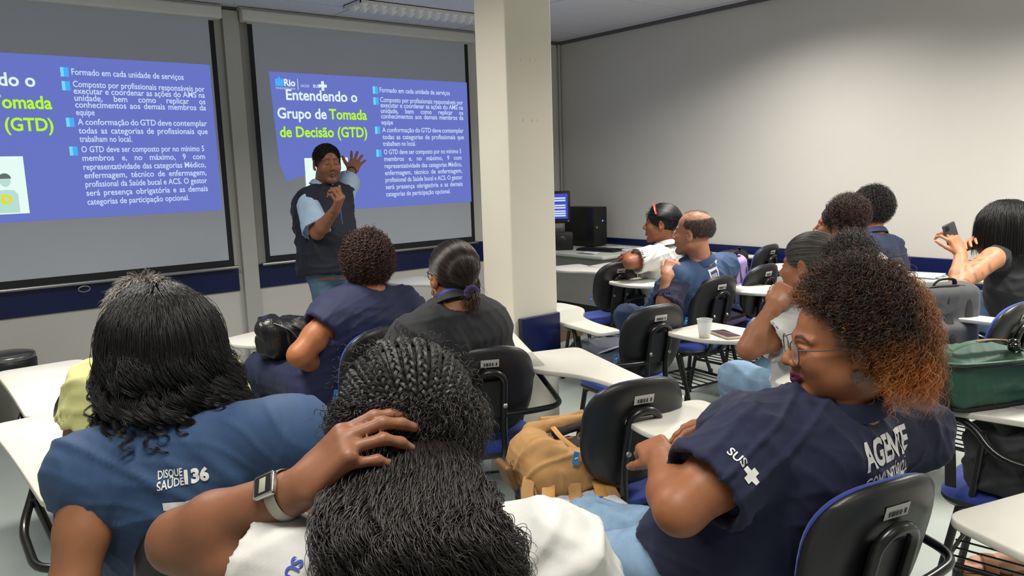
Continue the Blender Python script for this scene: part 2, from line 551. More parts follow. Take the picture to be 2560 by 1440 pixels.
def slide(x0, ztop, sc, scz, label, shadow_notch=None):
    W, Hh = 1.925, 1.112
    r = empty('projected_slide', (x0, SY - .003, ztop))
    tag(r, label, 'slide', 'projected slides')
    def fr(u, v, out=.001):
        return frame((u * sc, -out, -v * scz), (1, 0, 0), (0, 0, 1))
    def card(name, pts, m, out, parent=r):
        V = [(u * sc, -out, -v * scz) for u, v in pts]
        V2 = [(u * sc, -out + .0008, -v * scz) for u, v in pts]
        n = len(V)
        F = [tuple(range(n)), tuple(reversed(range(n, 2 * n)))] + [(i, i + n, (i + 1) % n + n, (i + 1) % n) for i in range(n)]
        return mesh_obj(name, V + V2, F, m, parent, smooth=False)
    poly = [(0, 0), (0, Hh), (W, Hh), (W, 0)]
    if shadow_notch:
        poly = [(0, 0), (.03, .72), (.08, .86), (.28, .80), (.28, Hh), (W, Hh), (W, 0)]  # presenter's cast shadow, cut into the outline of the glowing panel
    card('glowing_area', poly, G_BLUE, 0)
    for (u, v, u1, s) in BODY:
        ws = s.split('  ')
        ws = [w.strip() for w in ws if w.strip()]
        if len(ws) == 1:
            lettering('body_text', s, G_SOFT, r, fr(u, v), width=(u1 - u) * sc, height=.0585, bold=.012)
        else:
            if s not in WORDS:
                WORDS[s] = [float(np.ptp(text_mesh(w)[0][:, 0])) for w in ws]
            wd = [w * .0535 for w in WORDS[s]]
            gap = ((u1 - u) - sum(wd)) / (len(ws) - 1)
            x = u
            for w, d in zip(ws, wd):
                lettering('body_text', w, G_SOFT, r, fr(x, v), width=d * sc, height=.0585, bold=.012)
                x += d + gap
    for v in (.075, .168, .415, .612):
        b = card('bullet', [(.918, v), (.918, v + .062), (.968, v + .062), (.968, v)], G_CYAN, .001)
        card('bullet_light', [(.918, v), (.918, v + .062), (.938, v + .062), (.938, v)], G_CYAN2, .0016, b)
    lettering('title_text', 'Entendendo o', G_WHITE, r, fr(.127, .212), width=.636 * sc, height=.118, bold=.022)
    lettering('title_text', 'Grupo de', G_WHITE, r, fr(.044, .358), width=.425 * sc, height=.118, bold=.022)
    lettering('title_text', 'Tomada', G_LIME, r, fr(.492, .358), width=.353 * sc, height=.118, bold=.022)
    lettering('title_text', 'de Decisão (GTD)', G_LIME, r, fr(.053, .505), width=.785 * sc, height=.118, bold=.022)
    # logos
    lettering('logo_text', 'Rio', G_WHITE, r, fr(.118, .104), width=.095 * sc, height=.075, bold=.03)
    lettering('logo_text', 'PREFEITURA', G_SOFT, r, fr(.048, .132), width=.165 * sc, height=.02, bold=.0)
    crest = [(.046, .108), (.112, .108), (.112, .06), (.100, .048), (.092, .058), (.079, .03), (.066, .058), (.058, .048), (.046, .06)]
    card('logo_crest', crest, G_CYAN, .001)
    card('logo_bar', [(.232, .045), (.232, .135), (.237, .135), (.237, .045)], G_SOFT, .001)
    lettering('logo_text', 'SAÚDE', G_SOFT, r, fr(.258, .108), width=.075 * sc, height=.028)
    lettering('logo_text', 'SUS', G_WHITE, r, fr(.365, .108), width=.06 * sc, height=.034, bold=.02)
    c0, c1 = .452, .092
    card('logo_cross', [(c0 - .012, c1 - .038), (c0 - .012, c1 - .012), (c0 - .036, c1 - .012), (c0 - .036, c1 + .012), (c0 - .012, c1 + .012), (c0 - .012, c1 + .038),
                        (c0 + .012, c1 + .038), (c0 + .012, c1 + .012), (c0 + .036, c1 + .012), (c0 + .036, c1 - .012), (c0 + .012, c1 - .012), (c0 + .012, c1 - .038)], G_WHITE, .001)
    p = card('picture', [(.245, .675), (.245, 1.058), (.638, 1.058), (.638, .675)], G_PALE, .001)
    ell = lambda cx, cy, a, b, t0=0, t1=2 * math.pi, n=18: [(cx + a * math.cos(t), cy - b * math.sin(t)) for t in np.linspace(t0, t1, n, endpoint=(t1 - t0 < 6))]
    card('drawn_body', [(.455, 1.05), (.455, .93), (.475, .90), (.52, .895), (.565, .90), (.585, .93), (.585, 1.05)], G_LINE, .0016, p)
    card('drawn_face', ell(.52, .835, .032, .042), G_LINE, .0016, p)
    card('drawn_hair', ell(.52, .822, .036, .036, 0, math.pi, 12), G_HAIR, .002, p)
    lettering('drawn_letter', 'D', G_YEL, p, fr(.487, .985, .0024), width=.062 * sc, height=.075, bold=.05)
    return r
slide(.135, 2.356, .985, .975, 'blue text slide projected on the screen by the waste bin')
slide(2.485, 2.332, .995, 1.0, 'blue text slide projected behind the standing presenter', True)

# ------------------------------------------------------------------ waste bin by the wall
wb = empty('waste_bin', (.50, 5.62, 0))
tag(wb, 'round steel pedal bin with dark rim against the screen wall', 'bin')
M_STEEL = mat('bin_steel', (140, 138, 132), 0.3, metal=.9, var=.06, scale=12)
M_BINBLK = mat('bin_rim_black', (24, 26, 34), .45)
MB().lathe([(.13, .02), (.135, .03), (.138, .36), (.138, .405)], 36).build('body', M_STEEL, wb)
MB().lathe([(.140, .37), (.152, .385), (.154, .435), (.148, .445)], 36).build('rim', M_BINBLK, wb)
MB().lathe([(.146, .445), (.15, .45), (.15, .468), (.143, .478), (.11, .486), (.05, .49), (.01, .491)], 36).build('lid', M_STEEL, wb)
MB().lathe([(.137, 0), (.139, .004), (.139, .026), (.134, .03)], 36).build('base', M_BINBLK, wb)
MB().box((-.03, -.20, .008), (.03, -.12, .02)).build('pedal', M_BINBLK, wb, smooth=False)

# ------------------------------------------------------------------ computer desk in the corner
M_DESK = mat('desk_laminate', (190, 192, 184), .5, var=.03)
M_DESKP = mat('desk_panel', (150, 150, 142), .6, var=.03)
dk = empty('computer_desk', (5.2, 5.35, 0))
tag(dk, 'grey laminate desk in the corner carrying the computer', 'desk')
MB().slab(rounded_outline([(-.42, -.70), (.44, -.70), (.44, .70), (-.42, .70)], .03, 4), .712, .742, .006).build('desk_top', M_DESK, dk)
MB().box((-.36, -.60, .28), (-.34, .66, .712)).build('modesty_panel', M_DESKP, dk, smooth=False)
MB().box((-.38, -.64, .02), (.40, -.61, .712)).build('side_panel', M_DESKP, dk, smooth=False)
MB().box((-.38, .64, .02), (.40, .67, .712)).build('side_panel', M_DESKP, dk, smooth=False)
for yy in (-.625, .655):
    MB().box((-.40, yy - .02, 0), (.42, yy + .02, .02)).build('foot', M_BLACK, dk, smooth=False)
# monitor
M_MON = mat('monitor_black', (16, 17, 20), .38)
mo = empty('computer_monitor', (5.02, 5.62, .742), math.radians(-44))
tag(mo, 'black monitor showing the slide, half hidden by the pillar', 'monitor')
MB().slab(rounded_outline([(-.215, .24), (.215, .24), (.215, .55), (-.215, .55)], .012, 3), -.02, .02, .005, M=frame((0, 0, 0), (1, 0, 0), (0, 0, 1))).build('casing', M_MON, mo)
sc_ = MB().box((-.19, -.022, .285), (.19, -.0205, .525)).build('screen', glow('monitor_blue', (70, 84, 200), .45), mo, smooth=False)
for i, (v, w) in enumerate(((.475, .30), (.452, .34), (.405, .33), (.382, .34), (.35, .34), (.328, .30), (.306, .32))):
    MB().box((.17 - w, -.0235, v), (.17, -.022, v + .015)).build('screen_text', G_SOFT, sc_, smooth=False)
MB().box((-.03, -.005, .02), (.03, .02, .26)).build('stand', M_MON, mo, smooth=False)
MB().slab(rounded_outline([(-.12, -.09), (.12, -.09), (.12, .09), (-.12, .09)], .04, 5), 0, .018, .005).build('foot', M_MON, mo)
MB().lathe([(.004, 0), (.004, .002)], 10, M=frame((.195, -.022, .262), (1, 0, 0), (0, 0, 1))).build('power_light', glow('blue_led', (60, 90, 255), 3.0), mo)
# tower
tw = empty('computer_tower', (5.40, 5.50, .742))
tag(tw, 'black desktop computer tower with blue power light', 'computer')
MB().slab(rounded_outline([(-.09, -.20), (.09, -.20), (.09, .20), (-.09, .20)], .006, 3), .008, .385, .004).build('case', M_MON, tw)
MB().box((-.088, -.212, .02), (.088, -.20, .38)).build('front_panel', M_BLACK, tw, smooth=False)
MB().lathe([(.012, 0), (.012, .004)], 14, M=frame((-.05, -.212, .19), (1, 0, 0), (0, 0, 1))).build('button', M_METAL, tw)
MB().lathe([(.007, 0), (.007, .003)], 12, M=frame((.03, -.212, .25), (1, 0, 0), (0, 0, 1))).build('power_light', bpy.data.materials['blue_led'], tw)
MB().box((-.0915, -.12, .09), (-.09, .12, .30)).build('side_vent', M_BLACK, tw, smooth=False)
# speaker box, keyboard, papers on the desk
sp = empty('desk_speaker', (4.98, 5.40, .742), math.radians(-40))
tag(sp, 'black desktop speaker below the monitor', 'speaker')
MB().slab(rounded_outline([(-.11, -.07), (.11, -.07), (.11, .07), (-.11, .07)], .015, 3), 0, .17, .006).build('cabinet', M_MON, sp)
MB().lathe([(.05, 0), (.045, .004), (.01, .002)], 20, M=frame((0, -.07, .09), (1, 0, 0), (0, 0, 1))).build('cone', M_BLACK, sp)
kb = empty('keyboard', (5.10, 5.02, .742), math.radians(-80))
tag(kb, 'black keyboard lying on the corner desk', 'keyboard')
MB().slab(rounded_outline([(-.21, -.075), (.21, -.075), (.21, .075), (-.21, .075)], .012, 3), 0, .02, .004).build('base', M_MON, kb)
km = None
for i in range(14):
    for j in range(5):
        if km is None:
            km = MB().slab([(-.0115, -.0105), (.0115, -.0105), (.0115, .0105), (-.0115, .0105)], .02, .027, .002).build('key', M_BLACK, kb)
            c = km
        else:
            c = km.copy(); link(c); c.parent = kb
        c.location = (-.18 + i * .0277, -.052 + j * .026, 0)
M_PAPER = mat('paper', (222, 226, 232), .8, var=.02)
for i, (px, py, rz, a, b, lb) in enumerate(((5.45, 5.05, .1, .21, .297, 'white sheet of paper nearest the bare wall on the desk'), (5.36, 4.80, -1.4, .21, .297, 'white sheet of paper at the desk edge by the seated woman'),
                                            (4.90, 4.95, .1, .13, .19, 'small white pad beside the keyboard on the desk'))):
    pp = MB()
    n = 6
    V = [(a * (u / n - .5), b * (v / n - .5), .004 * math.sin(u * 1.1 + i) + .004) for v in range(n + 1) for u in range(n + 1)]
    F = [(v * (n + 1) + u, v * (n + 1) + u + 1, (v + 1) * (n + 1) + u + 1, (v + 1) * (n + 1) + u) for v in range(n) for u in range(n)]
    pp.add(V, F)
    po_ = pp.build('paper_sheet', M_PAPER)
    so = po_.modifiers.new('s', 'SOLIDIFY'); so.thickness = .0015
    po_.location = (px, py, .744 + i * .0)
    po_.rotation_euler = (0, 0, rz)
    tag(po_, lb, 'paper', 'papers on the corner desk')
cb = empty('cardboard_box', (4.62, 5.05, 0), .2)
tag(cb, 'brown cardboard box on the floor before the corner desk', 'box')
M_CARD = mat('cardboard', (120, 92, 66), .8)
MB().box((-.17, -.13, 0), (.17, .13, .22)).build('body', M_CARD, cb, smooth=False)
MB().box((-.165, -.02, .22), (.165, .02, .222)).build('tape', mat('tape', (160, 140, 110), .4), cb, smooth=False)

# ------------------------------------------------------------------ writing-tablet chairs
M_SEAT = mat('blue_upholstery', (38, 62, 150), .85, var=.08, scale=40, bump=.15, bscale=700, sheen=.2)
M_SHELL = mat('chair_shell', (30, 31, 33), .38, var=.06, scale=8, bump=.06, bscale=500)
M_TUBEB = mat('black_tube', (17, 17, 18), .3, var=.05, coat=.2)
M_TABLET = mat('tablet_white', (214, 212, 202), .4, var=.025, scale=5)
M_EDGE = mat('tablet_edge', (206, 202, 188), .5, var=.03)
M_STICK = mat('sticker_paper', (196, 196, 192), .6, var=.04)
M_PRINT = mat('sticker_print', (60, 62, 66), .7)
M_TAGB = mat('blue_tag', (60, 140, 205), .6, var=.1, scale=60)
M_TAGW = mat('tag_mark', (220, 232, 240), .6)
M_BOLT = mat('bolt_zinc', (170, 170, 165), .35, metal=.8)

def superoval(a, b, p, n=40, taper=0.0):
    out = []
    for k in range(n):
        t = 2 * math.pi * k / n
        c, s = math.cos(t), math.sin(t)
        x = a * math.copysign(abs(c) ** (2 / p), c)
        y = b * math.copysign(abs(s) ** (2 / p), s)
        out.append((x * (1 + taper * y / b), y))
    return out

def pillow(outline, prof, fn):
    """stack of outline scaled (inset, height) mapped by fn(x, y, h)"""
    O = np.array(outline)
    c = O.mean(0)
    rs = []
    for ins, h in prof:
        L = np.linalg.norm(O - c, axis=1)[:, None]
        q = c + (O - c) * (L - ins) / L
        rs.append([fn(x, y, h) for x, y in q])
    return rs

def tablet_outline(s):
    o = rounded_outline([(.25, -.13), (.262, .30), (.285, .695), (-.035, .71), (-.062, .46), (.085, .285), (.125, .10), (.125, -.13)],
                        [.03, .2, .05, .06, .11, .12, .12, .03], 6)
    if s < 0:
        o = [(-x, y) for x, y in reversed(o)]
    return o

BT = math.radians(13)      # backrest lean
BC = Vector((0, -.215, .70))
def back_pt(x, y, h):
    """x across, y up the backrest, h towards the sitter"""
    yy = h + 1.0 * x * x
    return BC + Vector((x, yy * math.cos(BT) - y * math.sin(BT), y * math.cos(BT) + yy * math.sin(BT)))

def make_chair(name, s=1, tablet=True):
    r = empty(name)
    so = superoval(.205, .205, 3.2, 44, .04)
    MB().rings(pillow(so, [(.03, .425), (.008, .43), (.0, .442), (.004, .452)], lambda x, y, h: (x, y, h - .012 * max(0, y / .2) ** 2))).build('seat_shell', M_SHELL, r)
    MB().rings(pillow(so, [(.006, .45), (.0, .462), (.004, .474), (.03, .484), (.08, .486), (.14, .483)], lambda x, y, h: (x, y, h - .02 * max(0, y / .2) ** 3))).build('seat_cushion', M_SEAT, r)
    bo = superoval(.178, .183, 2.6, 44, .05)
    MB().rings(pillow(bo, [(.06, -.020), (.02, -.018), (.004, -.010), (.0, 0.0), (.003, .006)], back_pt)).build('backrest_shell', M_SHELL, r)
    MB().rings(pillow(bo, [(.009, .004), (.007, .014), (.016, .026), (.05, .030), (.11, .030)], back_pt)).build('backrest_cushion', M_SEAT, r)
    # looped back frame
    fr = []
    for sx in (-1, 1):
        fr.append([(sx * .052, .10, .405), (sx * .052, -.15, .405), (sx * .052, -.235, .455)] + [tuple(back_pt(sx * .052, y, -.037)) for y in (-.12, 0.0, .045)])
    top = [tuple(back_pt(.052 * math.cos(t), .045 + .05 * math.sin(t), -.037)) for t in np.linspace(0, math.pi, 17)[1:-1]]
    path = fillet(fr[1], .05) + [Vector(p) for p in top] + list(reversed(fillet(fr[0], .05)))
    MB().tube(path, .0125, 16).build('back_frame', M_TUBEB, r)
    for sx in (-1, 1):
        c = back_pt(sx * .052, -.04, -.052)
        MB().lathe([(.009, 0), (.009, .003), (.005, .006)], 12, M=frame(c, (1, 0, 0), (0, math.sin(BT), math.cos(BT)))).build('bolt', M_BOLT, r)
    pl = MB()
    V = [back_pt(x, y, -.027) for x, y in ((-.05, -.10), (.05, -.10), (.05, .05), (-.05, .05))]
    pl.add(V + [back_pt(x, y, -.021) for x, y in ((-.05, -.10), (.05, -.10), (.05, .05), (-.05, .05))], [(0, 1, 2, 3), (7, 6, 5, 4), (0, 4, 5, 1), (1, 5, 6, 2), (2, 6, 7, 3), (3, 7, 4, 0)]).build('back_plate', M_SHELL, r, smooth=False)
    # sticker and tag
    V = [back_pt(x, y, -.0215) for x, y in ((-.035, .108), (.033, .108), (.033, .138), (-.035, .138))]
    st = mesh_obj('sticker', V, [(3, 2, 1, 0)], M_STICK, r, False)
    for xa, xb in ((-.026, -.020), (-.012, -.006), (-.002, .004), (.007, .016), (.019, .024)):
        mesh_obj('sticker_print', [back_pt(-x, y, -.0222) for x, y in ((xa, .114), (xb, .114), (xb, .126), (xa, .126))], [(0, 1, 2, 3)], M_PRINT, st, False)
    tx = -.172
    V = [back_pt(x, y, h) for x, y, h in ((tx, -.06, .004), (tx - .014, -.058, .006), (tx - .016, -.105, .008), (tx, -.105, .004))]
    V += [v + Vector((0, .002, 0)) for v in V]
    tg = mesh_obj('fabric_tag', V, [(0, 1, 2, 3), (7, 6, 5, 4), (0, 4, 5, 1), (1, 5, 6, 2), (2, 6, 7, 3), (3, 7, 4, 0)], M_TAGB, r, False)
    V = [back_pt(x, y, h) for x, y, h in ((tx - .003, -.075, .0034), (tx - .012, -.080, .0052), (tx - .012, -.086, .0052), (tx - .003, -.081, .0034))]
    mesh_obj('tag_mark', [v + Vector((0, -.001, 0)) for v in V], [(0, 1, 2, 3)], M_TAGW, tg, False)
    # legs
    for sx in (-1, 1):
        MB().tube([(sx * .165, .13, .42), (sx * .195, .20, .012)], .0125, 12).build('leg', M_TUBEB, r)
        MB().tube([(sx * .165, -.10, .42), (sx * .195, -.24, .012)], .0125, 12).build('leg', M_TUBEB, r)
        MB().tube([(sx * .179, .163, .23), (sx * .179, -.165, .23)], .009, 10).build('side_brace', M_TUBEB, r)
        for yy, xx in ((.20, .195), (-.24, .195)):
            MB().lathe([(.015, 0), (.017, .004), (.016, .03), (.013, .034)], 12, center=(sx * xx, yy, 0)).build('foot_cap', M_BLACK, r)
    MB().tube([(-.165, .13, .413), (.165, .13, .413)], .011, 10).build('cross_bar', M_TUBEB, r)
    MB().tube([(-.165, -.10, .413), (.165, -.10, .413)], .011, 10).build('cross_bar', M_TUBEB, r)
    MB().tube([(-.182, .16, .23), (.182, .16, .23)], .007, 8).build('cross_bar', M_TUBEB, r)
    MB().tube([(-.182, -.165, .23), (.182, -.165, .23)], .007, 8).build('cross_bar', M_TUBEB, r)
    for k in range(5):
        xw = -.12 + .06 * k
        MB().tube([(xw, .17, .232), (xw, -.175, .232)], .0035, 6).build('basket_wire', M_TUBEB, r)
    # arm tube and tablet
    a0 = back_pt(s * .05, -.085, -.04)
    pth = fillet([a0, back_pt(s * .16, -.085, -.055), (s * .285, -.20, .615), (s * .285, .02, .64), (s * .235, .10, .722), (s * .19, .42, .722)], .06, 6)
    MB().tube(pth, .011, 10).build('arm_tube', M_TUBEB, r)
    MB().tube([(s * .245, .06, .70), (s * .175, .10, .413)], .011, 10).build('arm_post', M_TUBEB, r)
    if tablet:
        t = MB().slab(tablet_outline(s), .733, .752, .004).build('writing_tablet', M_TABLET, r)
    return r

def copy_tree(o, parent=None):
    c = o.copy()
    COL.objects.link(c)
    c.parent = parent
    for ch in list(o.children):
        copy_tree(ch, c)
    return c

PROTO = {1: None, -1: None}
def chair(x, y, yaw, s, label, z=0):
    if PROTO[s] is None:
        r = make_chair('tablet_chair', s)
        PROTO[s] = r
    else:
        r = copy_tree(PROTO[s])
    r.location = (x, y, z)
    r.rotation_euler = (0, 0, math.radians(yaw))
    return tag(r, label, 'chair', 'chairs with writing tablets')

CH = {}
CH['long'] = chair(.50, 1.74, -8, 1, 'blue and black tablet chair under the woman with long wavy hair')
CH['yellow'] = chair(.464, 2.21, 0, -1, 'tablet chair under the person in the pale yellow shirt')
CH['front'] = chair(.54, 3.04, -2, -1, 'empty tablet chair in front of the person in pale yellow, near the bin')
CH['navy'] = chair(1.44, 3.02, 22, 1, 'tablet chair under the curly-haired woman with the black purse')
CH['bun'] = chair(1.75, 2.40, -26, 1, 'tablet chair under the woman with the purple scrunchie')
CH['tan'] = chair(1.765, 1.738, -16, 1, 'empty tablet chair holding the tan backpack')
CH['braid'] = chair(.52, 1.02, -26, 1, 'tablet chair under the woman tossing her long hair')
CH['orange'] = chair(1.54, .90, -14, 1, 'tablet chair under the woman with copper curls and glasses')
CH['dark'] = chair(2.75, 2.52, -12, -1, 'empty tablet chair with the dark grey backpack on its seat, beside the pillar')
CH['bald'] = chair(3.65, 2.86, -6, 1, 'tablet chair under the balding man in the blue vest')
CH['far'] = chair(3.84, 3.78, -11, 1, 'empty tablet chair before the white-shirted woman with the red hairband')
CH['white'] = chair(4.30, 3.55, 10, 1, 'tablet chair under the white-shirted woman with the red hairband')
CH['grey'] = chair(2.74, 1.55, 0, 1, 'tablet chair under the woman resting her cheek on her fist')
CH['lilac'] = chair(4.24, 2.96, 0, 1, 'empty tablet chair with the lilac backpack beside it')
CH['farblk'] = chair(5.28, 3.60, 4, 1, 'empty tablet chair by the bare wall with a black bag on it')
CH['curl'] = chair(4.02, 2.08, 10, 1, 'tablet chair under the woman with the curly updo')
CH['boy'] = chair(4.95, 2.50, 4, 1, 'tablet chair under the young man in the dark blue shirt')
CH['blackh'] = chair(4.98, 1.62, 6, 1, 'tablet chair under the woman with straight black hair')
CH['right'] = chair(3.72, 1.40, 0, 1, 'empty tablet chair with the grey backpack on its seat')
CH['green'] = chair(2.68, .80, 8, -1, 'tablet chair carrying the green bag and the dark tote')
CH['near'] = chair(1.52, -.06, -14, 1, 'tablet chair cut by the lower right corner of the picture')
CH['back'] = chair(2.75, 4.15, 0, 1, 'tablet chair half hidden behind the pillar in the front row')

# ------------------------------------------------------------------ soft-form modelling: distance fields turned into meshes
A3 = lambda v: np.asarray(v, np.float32)
def nrm(v):
    v = np.asarray(v, float)
    return v / (np.linalg.norm(v) + 1e-12)

class Form:
    """a list of blended solids, meshed once"""
    def __init__(self):
        self.items = []
    def cap(self, a, b, ra, rb=None, k=.02, sub=False, sq=None):
        """tapered capsule; sq=(axis, factor) flattens it along the axis"""
        a, b = A3(a), A3(b)
        rb = ra if rb is None else rb
        R = max(ra, rb) * (max(1, sq[1]) if sq else 1)
        ab = b - a
        L2 = float(ab @ ab) + 1e-9
        ax = A3(nrm(sq[0])) if sq else None
        def fn(P):
            q = P - a
            if ax is not None:
                w = q @ ax
                w0 = float(ab @ ax)
                t = np.clip((q @ ab) / L2, 0, 1)
                e = (w - t * w0) * (1 / sq[1] - 1)
                q = q + e[..., None] * ax
            t = np.clip((q @ ab) / L2, 0, 1)
            d = np.sqrt(((q - t[..., None] * ab) ** 2).sum(-1))
            return (d - (ra + (rb - ra) * t)) * (min(1, sq[1]) if sq else 1)
        self.items.append((fn, np.minimum(a, b) - R, np.maximum(a, b) + R, k, sub))
        return self
    def ell(self, c, r, R=None, k=.02, sub=False):
        c = A3(c)
        r = A3(r)
        RR = A3(R) if R is not None else None
        m = float(r.max())
        mn = float(r.min())
        def fn(P):
            q = P - c
            if RR is not None:
                q = q @ RR
            q1 = q / r
            k0 = np.sqrt((q1 ** 2).sum(-1))
            k1 = np.sqrt(((q / (r * r)) ** 2).sum(-1)) + 1e-6
            return np.where(k0 < .2, (k0 - 1) * mn, k0 * (k0 - 1) / k1)
        self.items.append((fn, c - m, c + m, k, sub))
        return self
    def box(self, c, h, R=None, rd=.02, k=.02, sub=False):
        c = A3(c)
        h = A3(h) - rd
        RR = A3(R) if R is not None else None
        m = float(np.linalg.norm(h)) + rd
        def fn(P):
            q = P - c
            if RR is not None:
                q = q @ RR
            q = np.abs(q) - h
            return np.sqrt((np.maximum(q, 0) ** 2).sum(-1)) + np.minimum(q.max(-1), 0) - rd
        self.items.append((fn, c - m, c + m, k, sub))
        return self
    def cyl(self, a, b, ra, rb=None, k=.01, sub=False, rd=.004):
        """flat-ended tapered cylinder"""
        a, b = A3(a), A3(b)
        rb = ra if rb is None else rb
        L = float(np.linalg.norm(b - a))
        u = (b - a) / L
        R = max(ra, rb)
        def fn(P):
            q = P - a
            t = q @ u
            d = np.sqrt(np.maximum((q ** 2).sum(-1) - t * t, 0)) - (ra + (rb - ra) * np.clip(t / L, 0, 1)) + rd
            e = np.maximum(-t, t - L) + rd
            return np.sqrt(np.maximum(d, 0) ** 2 + np.maximum(e, 0) ** 2) + np.minimum(np.maximum(d, e), 0) - rd
        self.items.append((fn, np.minimum(a, b) - R, np.maximum(a, b) + R, k, sub))
        return self
    def loft(self, o, R, secs, k=.03, pw=2.3, sub=False):
        """stack of ellipses along local z: secs (z, cx, cy, rx, ry); R columns are the local axes"""
        o = A3(o)
        RR = A3(R)
        S = np.array(secs, np.float32)
        m = float(max(abs(S[:, 0]).max() + .1, (S[:, 3] + abs(S[:, 1])).max()))
        def fn(P):
            q = (P - o) @ RR
            z = q[..., 2]
            zc = np.clip(z, S[0, 0], S[-1, 0])
            g = [np.interp(zc, S[:, 0], S[:, i]).astype(np.float32) for i in range(1, 5)]
            x, y = (q[..., 0] - g[0]) / g[2], (q[..., 1] - g[1]) / g[3]
            rr = (np.abs(x) ** pw + np.abs(y) ** pw) ** (1 / pw)
            d = (rr - 1) * np.minimum(g[2], g[3])
            dz = np.abs(z - zc)
            return np.where(dz > 0, np.sqrt(np.maximum(d, 0) ** 2 + dz ** 2) + np.minimum(d, 0) * 0, d)
        pts = np.array([o + RR @ np.array([0, 0, z], np.float32) for z in (S[0, 0], S[-1, 0])])
        e = float((S[:, 3:5].max() + np.abs(S[:, 1:3]).max()))
        self.items.append((fn, pts.min(0) - e, pts.max(0) + e, k, sub))
        return self
    def half(self, p, n, k=.004):
        """keep only the side the normal points away from"""
        p, n = A3(p), A3(nrm(n))
        self.items.append((lambda P: (P - p) @ n, None, None, k, 'cut'))
        return self
    def mesh(self, vox, smooth=2, lo=None, hi=None):
        los = [i[1] for i in self.items if i[1] is not None and not i[4]]
        his = [i[2] for i in self.items if i[1] is not None and not i[4]]
        L = np.min(los, 0) - 3 * vox if lo is None else np.asarray(lo, np.float32)
        Hh = np.max(his, 0) + 3 * vox if hi is None else np.asarray(hi, np.float32)
        n = np.ceil((Hh - L) / vox).astype(int) + 1
        D = np.full(n, .3, np.float32)
        ax = [L[i] + vox * np.arange(n[i], dtype=np.float32) for i in range(3)]
        for fn, a, b, k, sub in self.items:
            if a is None:
                i0, i1 = np.zeros(3, int), n
            else:
                mg = k + 2.5 * vox
                i0 = np.clip(np.floor((a - mg - L) / vox).astype(int), 0, n)
                i1 = np.clip(np.ceil((b + mg - L) / vox).astype(int) + 1, 0, n)
                if (i1 <= i0).any():
                    continue
            P = np.stack(np.meshgrid(*[ax[i][i0[i]:i1[i]] for i in range(3)], indexing='ij'), -1)
            d = fn(P).astype(np.float32)
            sl = tuple(slice(i0[i], i1[i]) for i in range(3))
            o = D[sl]
            if sub == 'cut':
                h = np.clip(.5 - .5 * (o - d) / k, 0, 1)
                D[sl] = o * (1 - h) + d * h + k * h * (1 - h)
            elif sub:
                h = np.clip(.5 - .5 * (o + d) / k, 0, 1)
                D[sl] = o * (1 - h) - d * h + k * h * (1 - h)
            else:
                h = np.clip(.5 + .5 * (o - d) / k, 0, 1)
                D[sl] = o * (1 - h) + d * h - k * h * (1 - h)
        D[0], D[-1], D[:, 0], D[:, -1], D[:, :, 0], D[:, :, -1] = .3, .3, .3, .3, .3, .3
        V, F = surface_nets(D, L, vox)
        if smooth and len(V):
            V = relax(V, F, smooth)
        return V, F

_CO = np.array([(x, y, z) for x in (0, 1) for y in (0, 1) for z in (0, 1)])
_ED = [(a, b) for a in range(8) for b in range(a + 1, 8) if np.abs(_CO[a] - _CO[b]).sum() == 1]
def surface_nets(D, lo, vox):
    S = D < 0
    c = np.zeros(np.array(D.shape) - 1, np.int8)
    for x, y, z in _CO:
        c += S[x:S.shape[0] - 1 + x, y:S.shape[1] - 1 + y, z:S.shape[2] - 1 + z]
    act = (c > 0) & (c < 8)
    I = np.argwhere(act)
    if len(I) == 0:
        return np.zeros((0, 3)), np.zeros((0, 4), int)
    idx = np.full(act.shape, -1, np.int32)
    idx[act] = np.arange(len(I), dtype=np.int32)
    vals = np.stack([D[I[:, 0] + x, I[:, 1] + y, I[:, 2] + z] for x, y, z in _CO], 1)
    acc = np.zeros((len(I), 3))
    cnt = np.zeros(len(I))
    for a, b in _ED:
        va, vb = vals[:, a], vals[:, b]
        m = (va < 0) != (vb < 0)
        t = np.where(m, va / np.where(m, va - vb, 1), 0)
        p = _CO[a] + t[:, None] * (_CO[b] - _CO[a])
        acc += p * m[:, None]
        cnt += m
    V = lo + vox * (I + acc / cnt[:, None])
    F = []
    for ax in range(3):
        o1, o2 = [i for i in range(3) if i != ax]
        sl0 = [slice(None)] * 3
        sl1 = [slice(None)] * 3
        sl0[ax] = slice(0, -1)
        sl1[ax] = slice(1, None)
        A, B = S[tuple(sl0)], S[tuple(sl1)]
        E = np.argwhere(A != B)
        ok = (E[:, o1] > 0) & (E[:, o2] > 0) & (E[:, o1] < D.shape[o1] - 1) & (E[:, o2] < D.shape[o2] - 1)
        E = E[ok]
        flip = A[E[:, 0], E[:, 1], E[:, 2]]
        q = []
        for d1, d2 in ((-1, -1), (0, -1), (0, 0), (-1, 0)):
            e = E.copy()
            e[:, o1] += d1
            e[:, o2] += d2
            q.append(idx[e[:, 0], e[:, 1], e[:, 2]])
        q = np.stack(q, 1)
        if ax == 1:
            flip = ~flip
        q[~flip] = q[~flip][:, ::-1]
        F.append(q)
    return V, np.concatenate(F)

def relax(V, F, it, lam=.5):
    e = np.concatenate([F[:, [0, 1]], F[:, [1, 2]], F[:, [2, 3]], F[:, [3, 0]]])
    a, b = np.concatenate([e[:, 0], e[:, 1]]), np.concatenate([e[:, 1], e[:, 0]])
    n = len(V)
    w = np.bincount(a, minlength=n)[:, None]
    for k in range(it):
        for l in (lam, -lam * .9):
            s = np.stack([np.bincount(a, weights=V[b, i], minlength=n) for i in range(3)], 1) / np.maximum(w, 1)
            V = V + l * (s - V)
    return V

